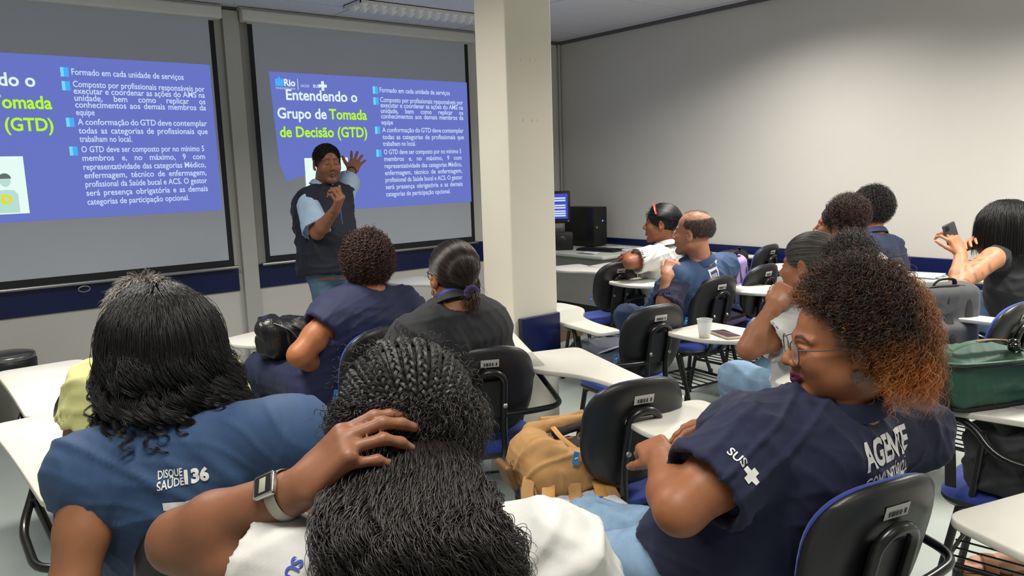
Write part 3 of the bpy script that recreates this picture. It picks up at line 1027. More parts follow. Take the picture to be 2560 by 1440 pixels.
def vnormals(V, F):
    fn = np.cross(V[F[:, 2]] - V[F[:, 0]], V[F[:, 3]] - V[F[:, 1]])
    N = np.stack([sum(np.bincount(F[:, j], weights=fn[:, i], minlength=len(V)) for j in range(4)) for i in range(3)], 1)
    return N / (np.linalg.norm(N, axis=1)[:, None] + 1e-12)

def quad_obj(name, V, F, m, parent=None, col=None, local=None):
    """mesh object from arrays; local = world offset of the parent"""
    me = bpy.data.meshes.new(name)
    V = np.asarray(V, np.float32)
    if local is not None:
        V = V - np.asarray(local, np.float32)
    F = np.asarray(F, np.int32)
    me.vertices.add(len(V))
    me.vertices.foreach_set('co', V.ravel())
    me.loops.add(F.size)
    me.loops.foreach_set('vertex_index', F.ravel())
    me.polygons.add(len(F))
    k = F.shape[1]
    me.polygons.foreach_set('loop_start', np.arange(0, F.size, k, dtype=np.int32))
    me.polygons.foreach_set('use_smooth', np.ones(len(F), bool))
    me.update(calc_edges=True)
    me.validate()
    if col is not None:
        a = me.attributes.new('Col', 'FLOAT_COLOR', 'POINT')
        c = np.ones((len(V), 4), np.float32)
        c[:, :3] = col
        a.data.foreach_set('color', c.ravel())
    me.materials.append(m)
    o = bpy.data.objects.new(name, me)
    return link(o, parent)

def wrinkle(seed, amp, freq, dirs=None, n=6):
    """cloth folds as a displacement function of position: a few broad drapes and finer creases between them"""
    rg = np.random.default_rng(seed)
    ks = []
    for i in range(n):
        d = nrm(rg.normal(size=3)) if dirs is None else nrm(np.array(dirs[i % len(dirs)]) + .35 * rg.normal(size=3))
        fq = freq * (rg.uniform(.7, 1.2) if i < n // 2 else rg.uniform(1.8, 2.8))
        ks.append((d * fq, rg.uniform(0, 6.3), nrm(rg.normal(size=3)) * freq * .45, rg.uniform(0, 6.3), 1.0 if i < n // 2 else .38))
    def fn(P, N=None):
        s = 0
        for k, p, k2, p2, a in ks:
            w = np.sin(P @ k2 + p2) + .5 * np.sin(P @ (k2 * 1.9) + p)
            v = np.sin(P @ k + p + 1.5 * w)
            s = s + a * np.clip(1.25 * (1 - np.abs(v)) ** 2 - .15, 0, 1) * np.clip(.3 + .9 * np.sin(P @ (k2 * 1.2) + p * 2), 0, 1)
        return amp * (s * 1.5 - .30)
    return fn

# ------------------------------------------------------------------ hair strands
def hair_mat(name, root, tip=None, rough=.35, var=.25):
    m = bpy.data.materials.new(name)
    m.use_nodes = True
    nt = m.node_tree
    for n in list(nt.nodes):
        nt.nodes.remove(n)
    out = nt.nodes.new('ShaderNodeOutputMaterial')
    b = nt.nodes.new('ShaderNodeBsdfPrincipled')
    at = nt.nodes.new('ShaderNodeAttribute')
    at.attribute_name = 'tint'
    mx = nt.nodes.new('ShaderNodeMix')
    mx.data_type = 'RGBA'
    mx.inputs[6].default_value = lin(root)
    mx.inputs[7].default_value = lin(tip or root)
    nt.links.new(at.outputs['Fac'], mx.inputs[0])
    hi = nt.nodes.new('ShaderNodeHairInfo')
    mr = nt.nodes.new('ShaderNodeMapRange')
    mr.inputs[3].default_value = 1 - var
    mr.inputs[4].default_value = 1 + var
    nt.links.new(hi.outputs['Random'], mr.inputs[0])
    m2 = nt.nodes.new('ShaderNodeMix')
    m2.data_type = 'RGBA'
    m2.blend_type = 'MULTIPLY'
    m2.inputs[0].default_value = 1
    nt.links.new(mx.outputs[2], m2.inputs[6])
    nt.links.new(mr.outputs[0], m2.inputs[7])
    nt.links.new(m2.outputs[2], b.inputs['Base Color'])
    b.inputs['Roughness'].default_value = rough
    b.inputs['Specular IOR Level'].default_value = .55
    nt.links.new(b.outputs[0], out.inputs[0])
    return m

def strands_obj(name, P, rad, m, parent=None, local=None, tint=None):
    """P (n strands, k points, 3) as a hair curves object"""
    n, k = P.shape[:2]
    cu = bpy.data.hair_curves.new(name)
    cu.add_curves([k] * n)
    Q = P.reshape(-1, 3).astype(np.float32)
    if local is not None:
        Q = Q - np.asarray(local, np.float32)
    cu.position_data.foreach_set('vector', Q.ravel())
    t = np.linspace(0, 1, k)
    r = np.broadcast_to(rad * (1 - .75 * t ** 2), (n, k)).astype(np.float32) if np.isscalar(rad) else rad.astype(np.float32)
    ra = cu.attributes.get('radius') or cu.attributes.new('radius', 'FLOAT', 'POINT')
    ra.data.foreach_set('value', np.ascontiguousarray(r).ravel())
    if tint is not None:
        ta = cu.attributes.new('tint', 'FLOAT', 'POINT')
        ta.data.foreach_set('value', np.ascontiguousarray(tint.astype(np.float32)).ravel())
    cu.materials.append(m)
    o = bpy.data.objects.new(name, cu)
    return link(o, parent)

def scalp_points(n, seed, cond):
    """unit directions over the scalp kept by cond(dirs)"""
    i = np.arange(n * 2) + .5
    ph = np.arccos(1 - 2 * i / (n * 2))
    th = math.pi * (1 + 5 ** .5) * i
    d = np.stack([np.cos(th) * np.sin(ph), np.sin(th) * np.sin(ph), np.cos(ph)], 1)
    rg = np.random.default_rng(seed)
    d += rg.normal(size=d.shape) * .03
    d /= np.linalg.norm(d, axis=1)[:, None]
    return d[cond(d)]

def grow(roots, dirs, length, k=18, grav=.5, stiff=.6, center=None, radii=None, R=None, seed=0, jitter=.15, lenvar=.2, push=.004, flow=None):
    """roll strands out from the roots: start along dirs, bend to gravity (world -z) and keep outside an ellipsoid"""
    rg = np.random.default_rng(seed)
    n = len(roots)
    L = length * (1 + lenvar * rg.uniform(-1, 1, n)) if np.isscalar(length) else length
    st = L / (k - 1)
    P = np.zeros((n, k, 3))
    P[:, 0] = roots
    d = dirs + rg.normal(size=dirs.shape) * jitter
    d /= np.linalg.norm(d, axis=1)[:, None]
    g = np.array([0, 0, -1.0])
    for i in range(1, k):
        d = d * stiff + (1 - stiff) * (d + grav * g)
        if flow is not None:
            d = d + flow(P[:, i - 1], i / k)
        d /= np.linalg.norm(d, axis=1)[:, None]
        q = P[:, i - 1] + d * st[:, None]
        if center is not None:
            e = (q - center) @ R / radii
            l = np.linalg.norm(e, axis=1)
            ins = l < 1 + push / radii.min()
            if ins.any():
                e[ins] *= ((1 + push / radii.min()) / l[ins])[:, None]
                q[ins] = center + (e[ins] * radii) @ R.T
                d[ins] = q[ins] - P[ins, i - 1]
                d[ins] /= np.linalg.norm(d[ins], axis=1)[:, None] + 1e-9
        P[:, i] = q
    return P

def curl(P, amp, turns, seed=0, ramp=.25, var=.35):
    """wind each strand into a helix around its own path"""
    rg = np.random.default_rng(seed)
    n, k = P.shape[:2]
    T = np.gradient(P, axis=1)
    T /= np.linalg.norm(T, axis=2)[..., None] + 1e-9
    u = np.cross(T, np.array([.3, .5, .81]))
    u /= np.linalg.norm(u, axis=2)[..., None] + 1e-9
    v = np.cross(T, u)
    t = np.linspace(0, 1, k)[None, :]
    a = amp * (1 + var * rg.uniform(-1, 1, (n, 1))) * np.clip(t / ramp, 0, 1)
    ph = 2 * math.pi * (turns * (1 + .3 * rg.uniform(-1, 1, (n, 1))) * t + rg.uniform(0, 1, (n, 1)))
    return P + u * (a * np.cos(ph))[..., None] + v * (a * np.sin(ph))[..., None]

# ------------------------------------------------------------------ people
def rot(yaw=0, pitch=0, roll=0):
    """columns right, forward, up; yaw turns left (deg), pitch looks up, roll tilts to the right"""
    M = Matrix.Rotation(math.radians(yaw), 3, 'Z') @ Matrix.Rotation(math.radians(pitch), 3, 'X') @ Matrix.Rotation(math.radians(roll), 3, 'Y')
    return np.array(M)

def head_form(f, c, R, s=1.0, nose=1.0, ears=(1, 1), jaw=1.0, lips=1.0, mouth=0.0, chin=1.0):
    """blended head: local x right, y forward, z up; origin between the ears"""
    T = lambda x, y, z: np.asarray(c) + R @ (np.array([x, y, z]) * s)
    E = lambda p, r, k=.012, sub=False, Q=None: f.ell(T(*p), np.array(r) * s, R if Q is None else R @ Q, k * s, sub)
    C = lambda a, b, ra, rb, k=.012, sub=False: f.cap(T(*a), T(*b), ra * s, rb * s, k * s, sub)
    E((0, -.012, .040), (.077, .098, .080), .02)
    E((0, .03, -.03), (.062 * jaw, .064, .078), .03)
    for sx in (-1, 1):
        E((sx * .034 * jaw, .046, -.048), (.025 * jaw, .028, .030), .03)
    for sx in (-1, 1):
        C((sx * .052 * jaw, .0, -.058), (sx * .02, .068, -.098 * chin), .022, .016, .03)
        E((sx * .041, .064, -.022), (.024, .022, .024), .02)
        C((sx * .012, .088, .024), (sx * .046, .072, .026), .009, .007, .014)
        E((sx * .031, .100, .004), (.019, .014, .013), .012, True)
        if ears[0 if sx < 0 else 1]:
            Q = rot(yaw=-sx * 24, pitch=-8)
            E((sx * .081, -.012, -.004), (.008, .019, .033), .006, False, Q)
            E((sx * .089, -.006, .001), (.006, .010, .018), .005, True, Q)
            E((sx * .078, -.004, -.030), (.007, .009, .010), .006)
    E((0, .080, -.100 * chin), (.024 * jaw, .018, .017), .02)
    C((0, .090, .012), (0, .103 + .007 * nose, -.020), .008, .0120, .012)
    E((0, .105 + .007 * nose, -.026), (.0125 * nose, .012, .0105), .008)
    for sx in (-1, 1):
        E((sx * .0135 * nose, .102, -.030), (.0095, .011, .0085), .006)
        E((sx * .0065, .107, -.0395), (.0035, .006, .004), .003, True)
    C((0, .094, -.042), (0, .093, -.052), .010, .012, .012)
    for sx in (-1, 1):
        C((0, .1005, -.0575), (sx * .021, .085, -.0625), .0062 * lips, .003, .006)
        C((0, .0995, -.0695), (sx * .019, .085, -.0645), .0075 * lips, .003, .006)
    f.cap(T(-.017, .104, -.0634), T(.017, .104, -.0634), .0018 * s + mouth * .004, .0018 * s + mouth * .004, .004 * s, True)
    # lids
    for sx in (-1, 1):
        C((sx * .020, .0890, .0085), (sx * .043, .0830, .0070), .0056, .0050, .004)
        C((sx * .021, .0870, -.0035), (sx * .042, .0815, -.0020), .0036, .0034, .004)
    return f

def head_color(P, c, R, s, skin, lip, brow, brow_on=1.0, stubble=None):
    q = (P - np.asarray(c)) @ R / s
    x, y, z = np.abs(q[:, 0]), q[:, 1], q[:, 2]
    col = np.tile(np.array(lin(skin)[:3]), (len(P), 1))
    def mixin(w, cc):
        w = np.clip(w, 0, 1)[:, None]
        col[:] = col * (1 - w) + np.array(lin(cc)[:3]) * w
    if stubble:
        w = np.clip((-.035 - z) / .012, 0, 1) * np.clip((y - .0) / .03, 0, 1) * .55
        mixin(w, stubble)
    zl = -.0635 + .012 * (x / .022) ** 2 * .0
    w = np.clip((.0125 - .010 * (x / .024) ** 2 - np.abs(z - zl)) / .003, 0, 1) * (x < .024) * (y > .082)
    mixin(w, lip)
    zb = .0285 + .004 * np.sin(np.clip((x - .012) / .036, 0, 1) * math.pi) - .004 * np.clip((x - .03) / .02, 0, 1)
    w = np.clip((.0064 - .0026 * x / .05 - np.abs(z - zb)) / .0025, 0, 1) * (x > .012) * (x < .050) * (y > .05) * brow_on
    mixin(w * .95, brow)
    return col

def hand_form(f, W, d, n, side=1, curl_deg=(20, 25, 15), spread=6, s=1.0, thumb=(35, 20), k=.006, fc=None):
    """hand from the wrist W: d along the fingers, n out of the back of the hand; side +1 puts the thumb on the d x n side
    fc: per-finger curl triplets"""
    d, n = nrm(d), np.asarray(n, float)
    n = nrm(n - d * (n @ d))
    t = np.cross(d, n) * side           # thumb side
    W = np.asarray(W, float)
    pc = W + d * .048 * s
    R = np.stack([t, d, n], 1)
    f.box(pc, np.array([.040, .050, .014]) * s, R, .013 * s, .012)
    f.cap(W - d * .02 * s, W + d * .02 * s, .023 * s, .024 * s, .02, sq=(n, .8))
    base = [(.030, .092, .0), (.0105, .098, .002), (-.0095, .094, .001), (-.029, .084, -.002)]
    lens = [(.042, .025, .020), (.046, .029, .021), (.043, .027, .021), (.034, .020, .018)]
    tips = []
    for i in range(4):
        b = W + (t * base[i][0] + d * base[i][1] + n * base[i][2]) * s
        a0 = math.radians(spread * (1.2 - .8 * i) if i < 2 else spread * (1.2 - .8 * i))
        fd = nrm(d * math.cos(a0) + t * math.sin(a0))
        ax = nrm(np.cross(fd, n))
        cu = fc[i] if fc else curl_deg
        p = b - d * .012 * s
        dd, up = fd, n
        r0 = [.0096, .0100, .0095, .0082][i] * s
        ang = 0
        for j in range(3):
            ang += math.radians(cu[j])
            v = fd * math.cos(ang) - n * math.sin(ang)
            q = p + v * (lens[i][j] + (.012 if j == 0 else 0)) * s
            f.cap(p, q, r0 * (1 - .09 * j), r0 * (1 - .09 * (j + 1)), k)
            p = q
        tips.append((p, v))
    b = W + (t * .030 + d * .022 - n * .006) * s
    a, c_ = math.radians(thumb[0]), math.radians(thumb[1])
    td = nrm(d * math.cos(a) + t * math.sin(a) - n * math.sin(c_) * .9)
    q = b + td * .042 * s
    f.cap(b, q, .0135 * s, .0115 * s, .010)
    td2 = nrm(td * .9 + d * .35 - n * .2)
    q2 = q + td2 * .034 * s
    f.cap(q, q2, .0112 * s, .0100 * s, k)
    td3 = nrm(td2 + d * .25 - n * .1)
    q3 = q2 + td3 * .026 * s
    f.cap(q2, q3, .0100 * s, .0082 * s, k)
    return tips + [(q3, td3)]

def arm_form(f, S, E, W, r=1.0, k=.02):
    S, E, W = map(lambda v: np.asarray(v, float), (S, E, W))
    f.cap(S, S * .45 + E * .55, .052 * r, .047 * r, k)
    f.cap(S * .45 + E * .55, E, .047 * r, .039 * r, k)
    f.cap(E, E * .7 + W * .3, .039 * r, .041 * r, k)
    f.cap(E * .7 + W * .3, W, .041 * r, .0265 * (.5 + .5 * r), k)
    return f

def torso_axes(PV, N, SL, SR):
    up = nrm(np.asarray(N) - np.asarray(PV))
    rt = np.asarray(SR, float) - np.asarray(SL)
    rt = nrm(rt - up * (rt @ up))
    fw = np.cross(up, rt)
    return np.stack([rt, fw, up], 1), float(np.linalg.norm(np.asarray(N) - np.asarray(PV)))

def torso_form(f, J, b=1.0, inf=0.0, depth=1.0, belly=0.0, bust=0.0, k=.04, hem=-.16, top=1.02, sh=0.0):
    R, L = torso_axes(J['PV'], J['N'], J['SL'], J['SR'])
    w = np.linalg.norm(np.asarray(J['SR'], float) - np.asarray(J['SL'])) / 2
    c = 1.0 if inf > 0 else 0.0
    s = [(hem * L, 0, 0, .165 * b + inf, .125 * b * depth + inf), (0, 0, -.005, .172 * b + inf, .125 * b * depth + inf),
         (.3 * L, 0, .005 + belly * .5, .155 * b + inf, .112 * b * depth + inf + belly), (.55 * L, 0, 0, (.158 + .008 * c) * b + inf, .114 * b * depth + inf + belly * .4),
         (.72 * L, 0, -.012, (.160 + .014 * c) * b + inf, .108 * b * depth + inf), (.85 * L, 0, -.016, (.135 + .014 * c) * b + inf, .090 * b * depth + inf),
         (.95 * L, 0, -.010, (.088 + .010 * c) * b + inf, .068 * b + inf), (1.03 * L, 0, 0, .055 + inf, .054 + inf)]
    S_ = np.array(s)
    zt = min(top * L, 1.03 * L)
    s = [q for q in s if q[0] < zt - .004] + [tuple([zt] + [float(np.interp(zt, S_[:, 0], S_[:, i])) for i in range(1, 5)])]
    f.loft(J['PV'], R, s, k)
    Nn = np.asarray(J['N'], float)
    up = R[:, 2]
    for q in ('SL', 'SR'):
        S = np.asarray(J[q], float)
        f.cap(Nn - up * (.045 + inf), S + (S - Nn) * sh, .050 * b + inf * .6, .054 * b + inf, k)
    if bust:
        for sx in (-1, 1):
            f.ell(np.asarray(J['PV']) + R @ np.array([sx * .075 * b, .09 * b * depth, .60 * L]), (bust, bust * .9, bust), R, k)
    return R, L

M_SKIN = {}
def skin_mat(key):
    if key not in M_SKIN:
        M_SKIN[key] = mat('skin_' + key, (150, 100, 70), .48, var=.06, scale=35, bump=.05, bscale=400, attr='Col', spec=.4)
    return M_SKIN[key]

def merge(parts):
    V, F, n = [], [], 0
    for v, fc in parts:
        V.append(v)
        F.append(fc + n)
        n += len(v)
    return np.concatenate(V), np.concatenate(F)

def cloth_obj(name, form, vox, m, parent, local, folds=None, smooth=2, extra=None):
    V, F = form.mesh(vox, smooth)
    N = vnormals(V, F)
    if folds is not None:
        V = V + N * folds(V, N)[:, None]
    if extra is not None:
        V = extra(V, N)
    o = quad_obj(name, V, F, m, parent, local=local)
    return o, BVHTree.FromPolygons([tuple(v) for v in V], [tuple(f) for f in F])

def print_on(name, s, m, parent, local, bvh, origin, xdir, ydir, size, width=None, bold=0.0, off=.0025, align='L', polys=None):
    """lettering laid on a cloth surface: flat layout at origin, dropped along the layout normal onto the surface"""
    if polys is None:
        V, F = text_mesh(s, bold)
    else:
        V, F = np.array([(x, y, 0) for x, y in polys[0]], float), polys[1]
    x0, x1 = V[:, 0].min(), V[:, 0].max()
    sx = width / (x1 - x0) if width else size
    bm = bmesh.new()
    vs_ = [bm.verts.new(((v[0] - (x0 if polys is None else 0)) * sx - (0 if align == 'L' else (x1 - x0) * sx / 2), v[1] * size, 0)) for v in V]
    for f in F:
        try:
            bm.faces.new([vs_[i] for i in f])
        except ValueError:
            pass
    bmesh.ops.triangulate(bm, faces=bm.faces[:])
    for it in range(3):
        ee = [e for e in bm.edges if e.calc_length() > .014]
        if not ee:
            break
        bmesh.ops.subdivide_edges(bm, edges=ee, cuts=1)
        bmesh.ops.triangulate(bm, faces=bm.faces[:])
    M = frame(origin, xdir, ydir)
    zd = (M.to_3x3() @ Vector((0, 0, 1))).normalized()
    bm.verts.ensure_lookup_table()
    out = []
    for v in bm.verts:
        p = M @ v.co
        hit = bvh.ray_cast(p + zd * .06, -zd, .12)
        if hit[0] is not None:
            p = hit[0] + zd * off
        else:
            h2 = bvh.find_nearest(p)
            p = h2[0] + h2[1] * off
        out.append(p - Vector(local))
    F2 = [tuple(v.index for v in f.verts) for f in bm.faces]
    bm.verts.index_update()
    F2 = [tuple(v.index for v in f.verts) for f in bm.faces]
    bm.free()
    return mesh_obj(name, out, F2, m, parent, smooth=True)

CROSS = ([(-.35, -.13), (-.13, -.13), (-.13, -.35), (.13, -.35), (.13, -.13), (.35, -.13), (.35, .13), (.13, .13), (.13, .35), (-.13, .35), (-.13, .13), (-.35, .13)],
         [(0, 1, 10, 11), (1, 2, 3, 4), (1, 4, 7, 10), (4, 5, 6, 7), (10, 7, 8, 9)])

def pick(bvh, q, eye=(0, 0, 1.5)):
    """the point of a cloth surface seen from the aisle towards q"""
    e = Vector(eye)
    d = (Vector(q) - e).normalized()
    h = bvh.ray_cast(e, d)
    return np.array(h[0]) if h[0] is not None else np.asarray(q, float)

# ------------------------------------------------------------------ person builder
M_EYE = mat('eye', (230, 225, 220), .12, var=0, attr='Col')
M_PRINTW = mat('white_print', (226, 226, 224), .7, var=.04)
M_PRINTB = mat('blue_print', (52, 76, 170), .7, var=.04)
def fabric(name, c, rough=.85, var=.08, sheen=.04, bump=.12, bscale=900, scale=14):
    return mat(name, c, rough, var=var, scale=scale, bump=bump, bscale=bscale, sheen=sheen)

class Person:
    def __init__(self, label, J, hd, skin, lip=None, brow=(30, 22, 18), hs=1.0, b=1.0, ar=1.0, vox=.008, hvox=.0045, depth=1.0, belly=0.0,
                 hands=None, ears=(1, 1), nose=1.0, jaw=1.0, lips=1.0, stubble=None, arms='LR', core=.90, group=None, legs=None, neck=.052, tone=None, brow_on=1.0, eyes=True, chin=1.0):
        self.J = {k: np.asarray(v, float) for k, v in J.items()}
        J = self.J
        self.loc = np.array([J['PV'][0], J['PV'][1], 0.0])
        self.Rh = rot(*hd)
        self.neck = neck
        self.hs, self.b, self.ar, self.depth, self.belly = hs, b, ar, depth, belly
        Hc, Rh = J['H'], self.Rh
        lip = lip or tuple(int(v * .8) for v in skin)
        T = lambda x, y, z: Hc + Rh @ (np.array([x, y, z]) * hs)
        self.T = T
        parts = []
        hf = Form()
        head_form(hf, Hc, Rh, hs, nose=nose, ears=ears, jaw=jaw, lips=lips, chin=chin)
        hf.cap(T(0, -.025, -.05), J['N'], neck, neck * 1.08, .03)
        V, F = hf.mesh(hvox, 2)
        colh = head_color(V, Hc, Rh, hs, skin, lip, brow, brow_on, stubble)
        parts.append((V, F))
        cols = [colh]
        bf = Form()
        bf.cap(T(0, -.025, -.05), J['N'], neck - .001, neck * 1.08 - .001, .03)
        torso_form(bf, J, b * core, 0, depth, belly)
        for s in arms:
            arm_form(bf, J['S' + s], J['E' + s], J['W' + s], ar)
        V, F = bf.mesh(vox, 2)
        parts.append((V, F))
        sk = np.tile(np.array(lin(skin)[:3]), (len(V), 1))
        cols.append(sk)
        self.tips = {}
        for s, h in (hands or {}).items():
            h = dict(h)
            ff = Form()
            W = J['W' + s]
            ff.cap(W + (J['E' + s] - W) * .25, W, .030 * (.5 + .5 * ar), .0262 * (.5 + .5 * ar), .012)
            self.tips[s] = hand_form(ff, W, **h)
            V, F = ff.mesh(.0034 if vox < .0085 else .0045, 1)
            parts.append((V, F))
            c = np.tile(np.array(lin(skin)[:3]), (len(V), 1))
            for p, v in self.tips[s]:
                w = np.exp(-((V - p) ** 2).sum(1) / .009 ** 2)[:, None] * .55
                c = c * (1 - w) + np.array(lin(tuple(min(255, int(x * 1.18 + 18)) for x in skin))[:3]) * w
            cols.append(c)
        if tone is not None:
            cols = [tone(p[0], c) for p, c in zip(parts, cols)]
        V, F = merge(parts)
        self.root = quad_obj('person', V, F, skin_mat('body'), None, np.concatenate(cols), self.loc)
        self.root.location = self.loc
        tag(self.root, label, 'person', group)
        if eyes:
            for sx in (-1, 1):
                c = T(sx * .031, .0775, .003)
                f = Form().ell(c, np.array([.0118] * 3) * hs, None, .001)
                V, F = f.mesh(.0016, 0)
                q = ((V - c) @ Rh) / hs
                rr = np.hypot(q[:, 0], q[:, 2] + .001)
                cc = np.tile(np.array(lin((186, 176, 168))[:3]), (len(V), 1))
                cc[(rr < .0058) & (q[:, 1] > 0)] = lin((48, 28, 18))[:3]
                cc[(rr < .0026) & (q[:, 1] > 0)] = lin((8, 6, 6))[:3]
                quad_obj('eye', V, F, M_EYE, self.root, cc, self.loc)
    # clothing
    def shirt(self, m, name='shirt', inf=.014, sleeve=.55, flare=.012, top=1.03, hem=-.12, seed=1, amp=.0055, freq=30, vox=.008, collar=None, dirs=None, sh=0.0, b=None, sleeves='LR', bust=0.0, open_neck=.0, k=.05):
        J, b = self.J, b or self.b
        f = Form()
        R, L = torso_form(f, J, b, inf, self.depth, self.belly, bust, hem=hem, top=top, sh=sh, k=k)
        up = R[:, 2]
        for s in sleeves:
            S, E = J['S' + s], J['E' + s]
            if sleeve:
                e = S + (E - S) * sleeve
                f.cyl(S - (E - S) * .05, e, .058 * self.ar + inf, .052 * self.ar + inf + flare, .03)
                u = nrm(E - S)
                f.cyl(e - u * .03, e + u * .02, .050 * self.ar + inf * .55 + flare * .6, .049 * self.ar + inf * .6 + flare, .004, sub=True)
        if not sleeve:
            for s in 'LR':
                S = J['S' + s]
        f.cap(self.T(0, -.025, -.05), J['N'] + up * .05, self.neck + .003 + open_neck, self.neck * 1.08 + .003 + open_neck, .010, sub=True)
        o, bvh = cloth_obj(name, f, vox, m, self.root, self.loc, wrinkle(seed, amp, freq, dirs) if amp else None)
        self.bvh = bvh
        self.Rt, self.L = R, L
        if collar:
            self.collar(collar if not isinstance(collar, bool) else m)
        return o
    def collar(self, m, h=.018, name='collar', lift=.012, fold=True, r=None):
        J = self.J
        up = nrm(self.T(0, -.02, -.06) - J['N'])
        x = self.Rt[:, 0]
        x = nrm(x - up * (x @ up))
        y = np.cross(up, x)
        r = r or self.neck * 1.06 + .006
        prof = [(0, -.02), (.002, h * .4), (.003, h), (.006, h + .004)] + ([(.012, h), (.020, h * .2), (.026, -.012), (.022, -.014)] if fold else [(.009, h), (.010, -.01)])
        rings = []
        for dr, dz in prof:
            ring = []
            for i in range(40):
                t = 2 * math.pi * i / 40
                dip = -.030 * max(0, math.sin(t)) ** 2 + .006 * max(0, -math.sin(t))
                q = J['N'] + up * (lift + dip + dz) + (x * math.cos(t) + y * math.sin(t) * .95) * (r + dr + .01 * max(0, math.sin(t)))
                ring.append(q - self.loc)
            rings.append(ring)
        return MB().rings(rings, cap=False).build(name, m, self.root)
    def vest(self, m, **kw):
        kw.setdefault('sleeve', 0)
        kw.setdefault('name', 'vest')
        return self.shirt(m, **kw)
    def trousers(self, m, b=1.0, vox=.011, seed=3, amp=.005, shins=True):
        J = self.J
        f = Form()
        R, L = torso_axes(J['PV'], J['N'], J['SL'], J['SR'])
        flat = np.array([0, 0, 1.0])
        PV = J['PV']
        f.ell(PV - R[:, 2] * .03, (.175 * b, .14 * b, .10 * b), R, .05)
        for s, sx in (('L', -1), ('R', 1)):
            if 'K' + s not in J:
                continue
            hip = PV + R[:, 0] * sx * .085 * b - np.array([0, 0, .01])
            f.cap(hip, J['K' + s], .088 * b, .062 * b, .05)
            if 'A' + s in J and shins:
                f.cap(J['K' + s], J['A' + s], .062 * b, .048 * b, .03)
        o, _ = cloth_obj('trousers', f, vox, m, self.root, self.loc, wrinkle(seed, amp, 30))
        return o
    def shoes(self, m, yaw):
        for s in 'LR':
            if 'A' + s in self.J:
                a = self.J['A' + s]
                R = rot(yaw)
                f = Form()
                f.cap((a[0], a[1], .05), np.array([a[0], a[1], .035]) + R @ np.array([0, .13, 0]), .042, .036, .02, sq=((0, 0, 1), .8))
                f.cap((a[0], a[1], .06), a, .042, .042, .02)
                f.half((0, 0, .001), (0, 0, -1), .002)
                V, F = f.mesh(.007, 1)
                quad_obj('shoe', V, F, m, self.root, None, self.loc)
    # hair helpers
    def hair_shell(self, m, r=(.083, .104, .088), c=(0, -.014, .042), face=(.066, .075, .085), face_c=(0, .105, -.035), nape=-.07, vox=.005, name='hair_base', extra=None, amp=.0, freq=80, seed=5):
        self.hairline = (face_c, face, nape)
        f = Form()
        s = self.hs
        f.ell(self.T(*c), np.array(r) * s, self.Rh, .02)
        if extra:
            extra(f)
        if face is not None:
            f.ell(self.T(*face_c), np.array(face) * s, self.Rh, .008, sub=True)
        f.box(self.T(0, .02, nape - .15), np.array([.2, .3, .15]) * s, self.Rh, .005, .012, sub=True)
        V, F = f.mesh(vox, 2)
        if amp:
            N = vnormals(V, F)
            V = V + N * wrinkle(seed, amp, freq)(V)[:, None]
        return quad_obj(name, V, F, m, self.root, None, self.loc)
    def roots(self, n, seed, cond=None, r=(.081, .101, .085), c=(0, -.013, .041)):
        d = scalp_points(n, seed, cond or (lambda d: d[:, 2] > -2))
        l = np.array(c) + d * np.array(r)
        fc, fr, nape = self.hairline
        keep = l[:, 2] > nape
        if fr is not None:
            keep &= (((l - np.array(fc)) / (np.array(fr) + .004)) ** 2).sum(1) > 1
        d = d[keep]
        p = np.array([self.T(*c)]) + (d * np.array(r) * self.hs) @ self.Rh.T
        nn = d / np.array(r)
        nn = nn / np.linalg.norm(nn, axis=1)[:, None] @ self.Rh.T if False else (nn / np.linalg.norm(nn, axis=1)[:, None]) @ self.Rh.T
        return p, nn, d
    def ellipsoid(self, r=(.083, .104, .088), c=(0, -.014, .042)):
        return dict(center=self.T(*c), radii=np.array(r) * self.hs, R=self.Rh)
    def strands(self, P, rad, m, tint=None, name='hair'):
        return strands_obj(name, P, rad, m, self.root, self.loc, tint)

SKIN_D = (112, 70, 48)
SKIN_M = (150, 98, 66)
SKIN_L = (196, 142, 110)
H_BLACK = hair_mat('black_hair', (13, 12, 13), rough=.42)
H_BLACKC = hair_mat('black_curls', (24, 19, 18), rough=.42)
H_BROWN = hair_mat('brown_curls', (40, 26, 22), (84, 52, 40), rough=.4)
H_COPPER = hair_mat('copper_curls', (36, 26, 22), (190, 112, 42), rough=.42)
H_GREY = hair_mat('greying_hair', (112, 107, 101), (46, 42, 40), rough=.45)
H_SALT = hair_mat('salt_pepper_hair', (176, 171, 163), (84, 78, 72), rough=.45)
M_HB = mat('hair_underlayer_black', (12, 11, 11), .6, var=.2, scale=60, bump=.3, bscale=150)
M_HBR = mat('hair_underlayer_brown', (28, 19, 16), .65, var=.2, scale=60, bump=.3, bscale=150)
M_JEANS = fabric('light_denim', (128, 158, 188), .85, var=.14, scale=25)
M_JEAN2 = fabric('washed_denim', (86, 112, 146), .85, var=.14, scale=25)
M_NAVYC = fabric('navy_cotton', (24, 29, 60))
M_WHITEC = fabric('white_cotton', (206, 206, 203))
M_VEST = fabric('blue_vest_twill', (44, 72, 110), .75, bump=.1, var=.1)
M_SHOE = mat('dark_shoe', (22, 22, 24), .5)

# ------------------------------------------------------------------ woman with copper curls (orange)
def smooth(x, a, b):
    t = np.clip((x - a) / (b - a), 0, 1)
    return t * t * (3 - 2 * t)

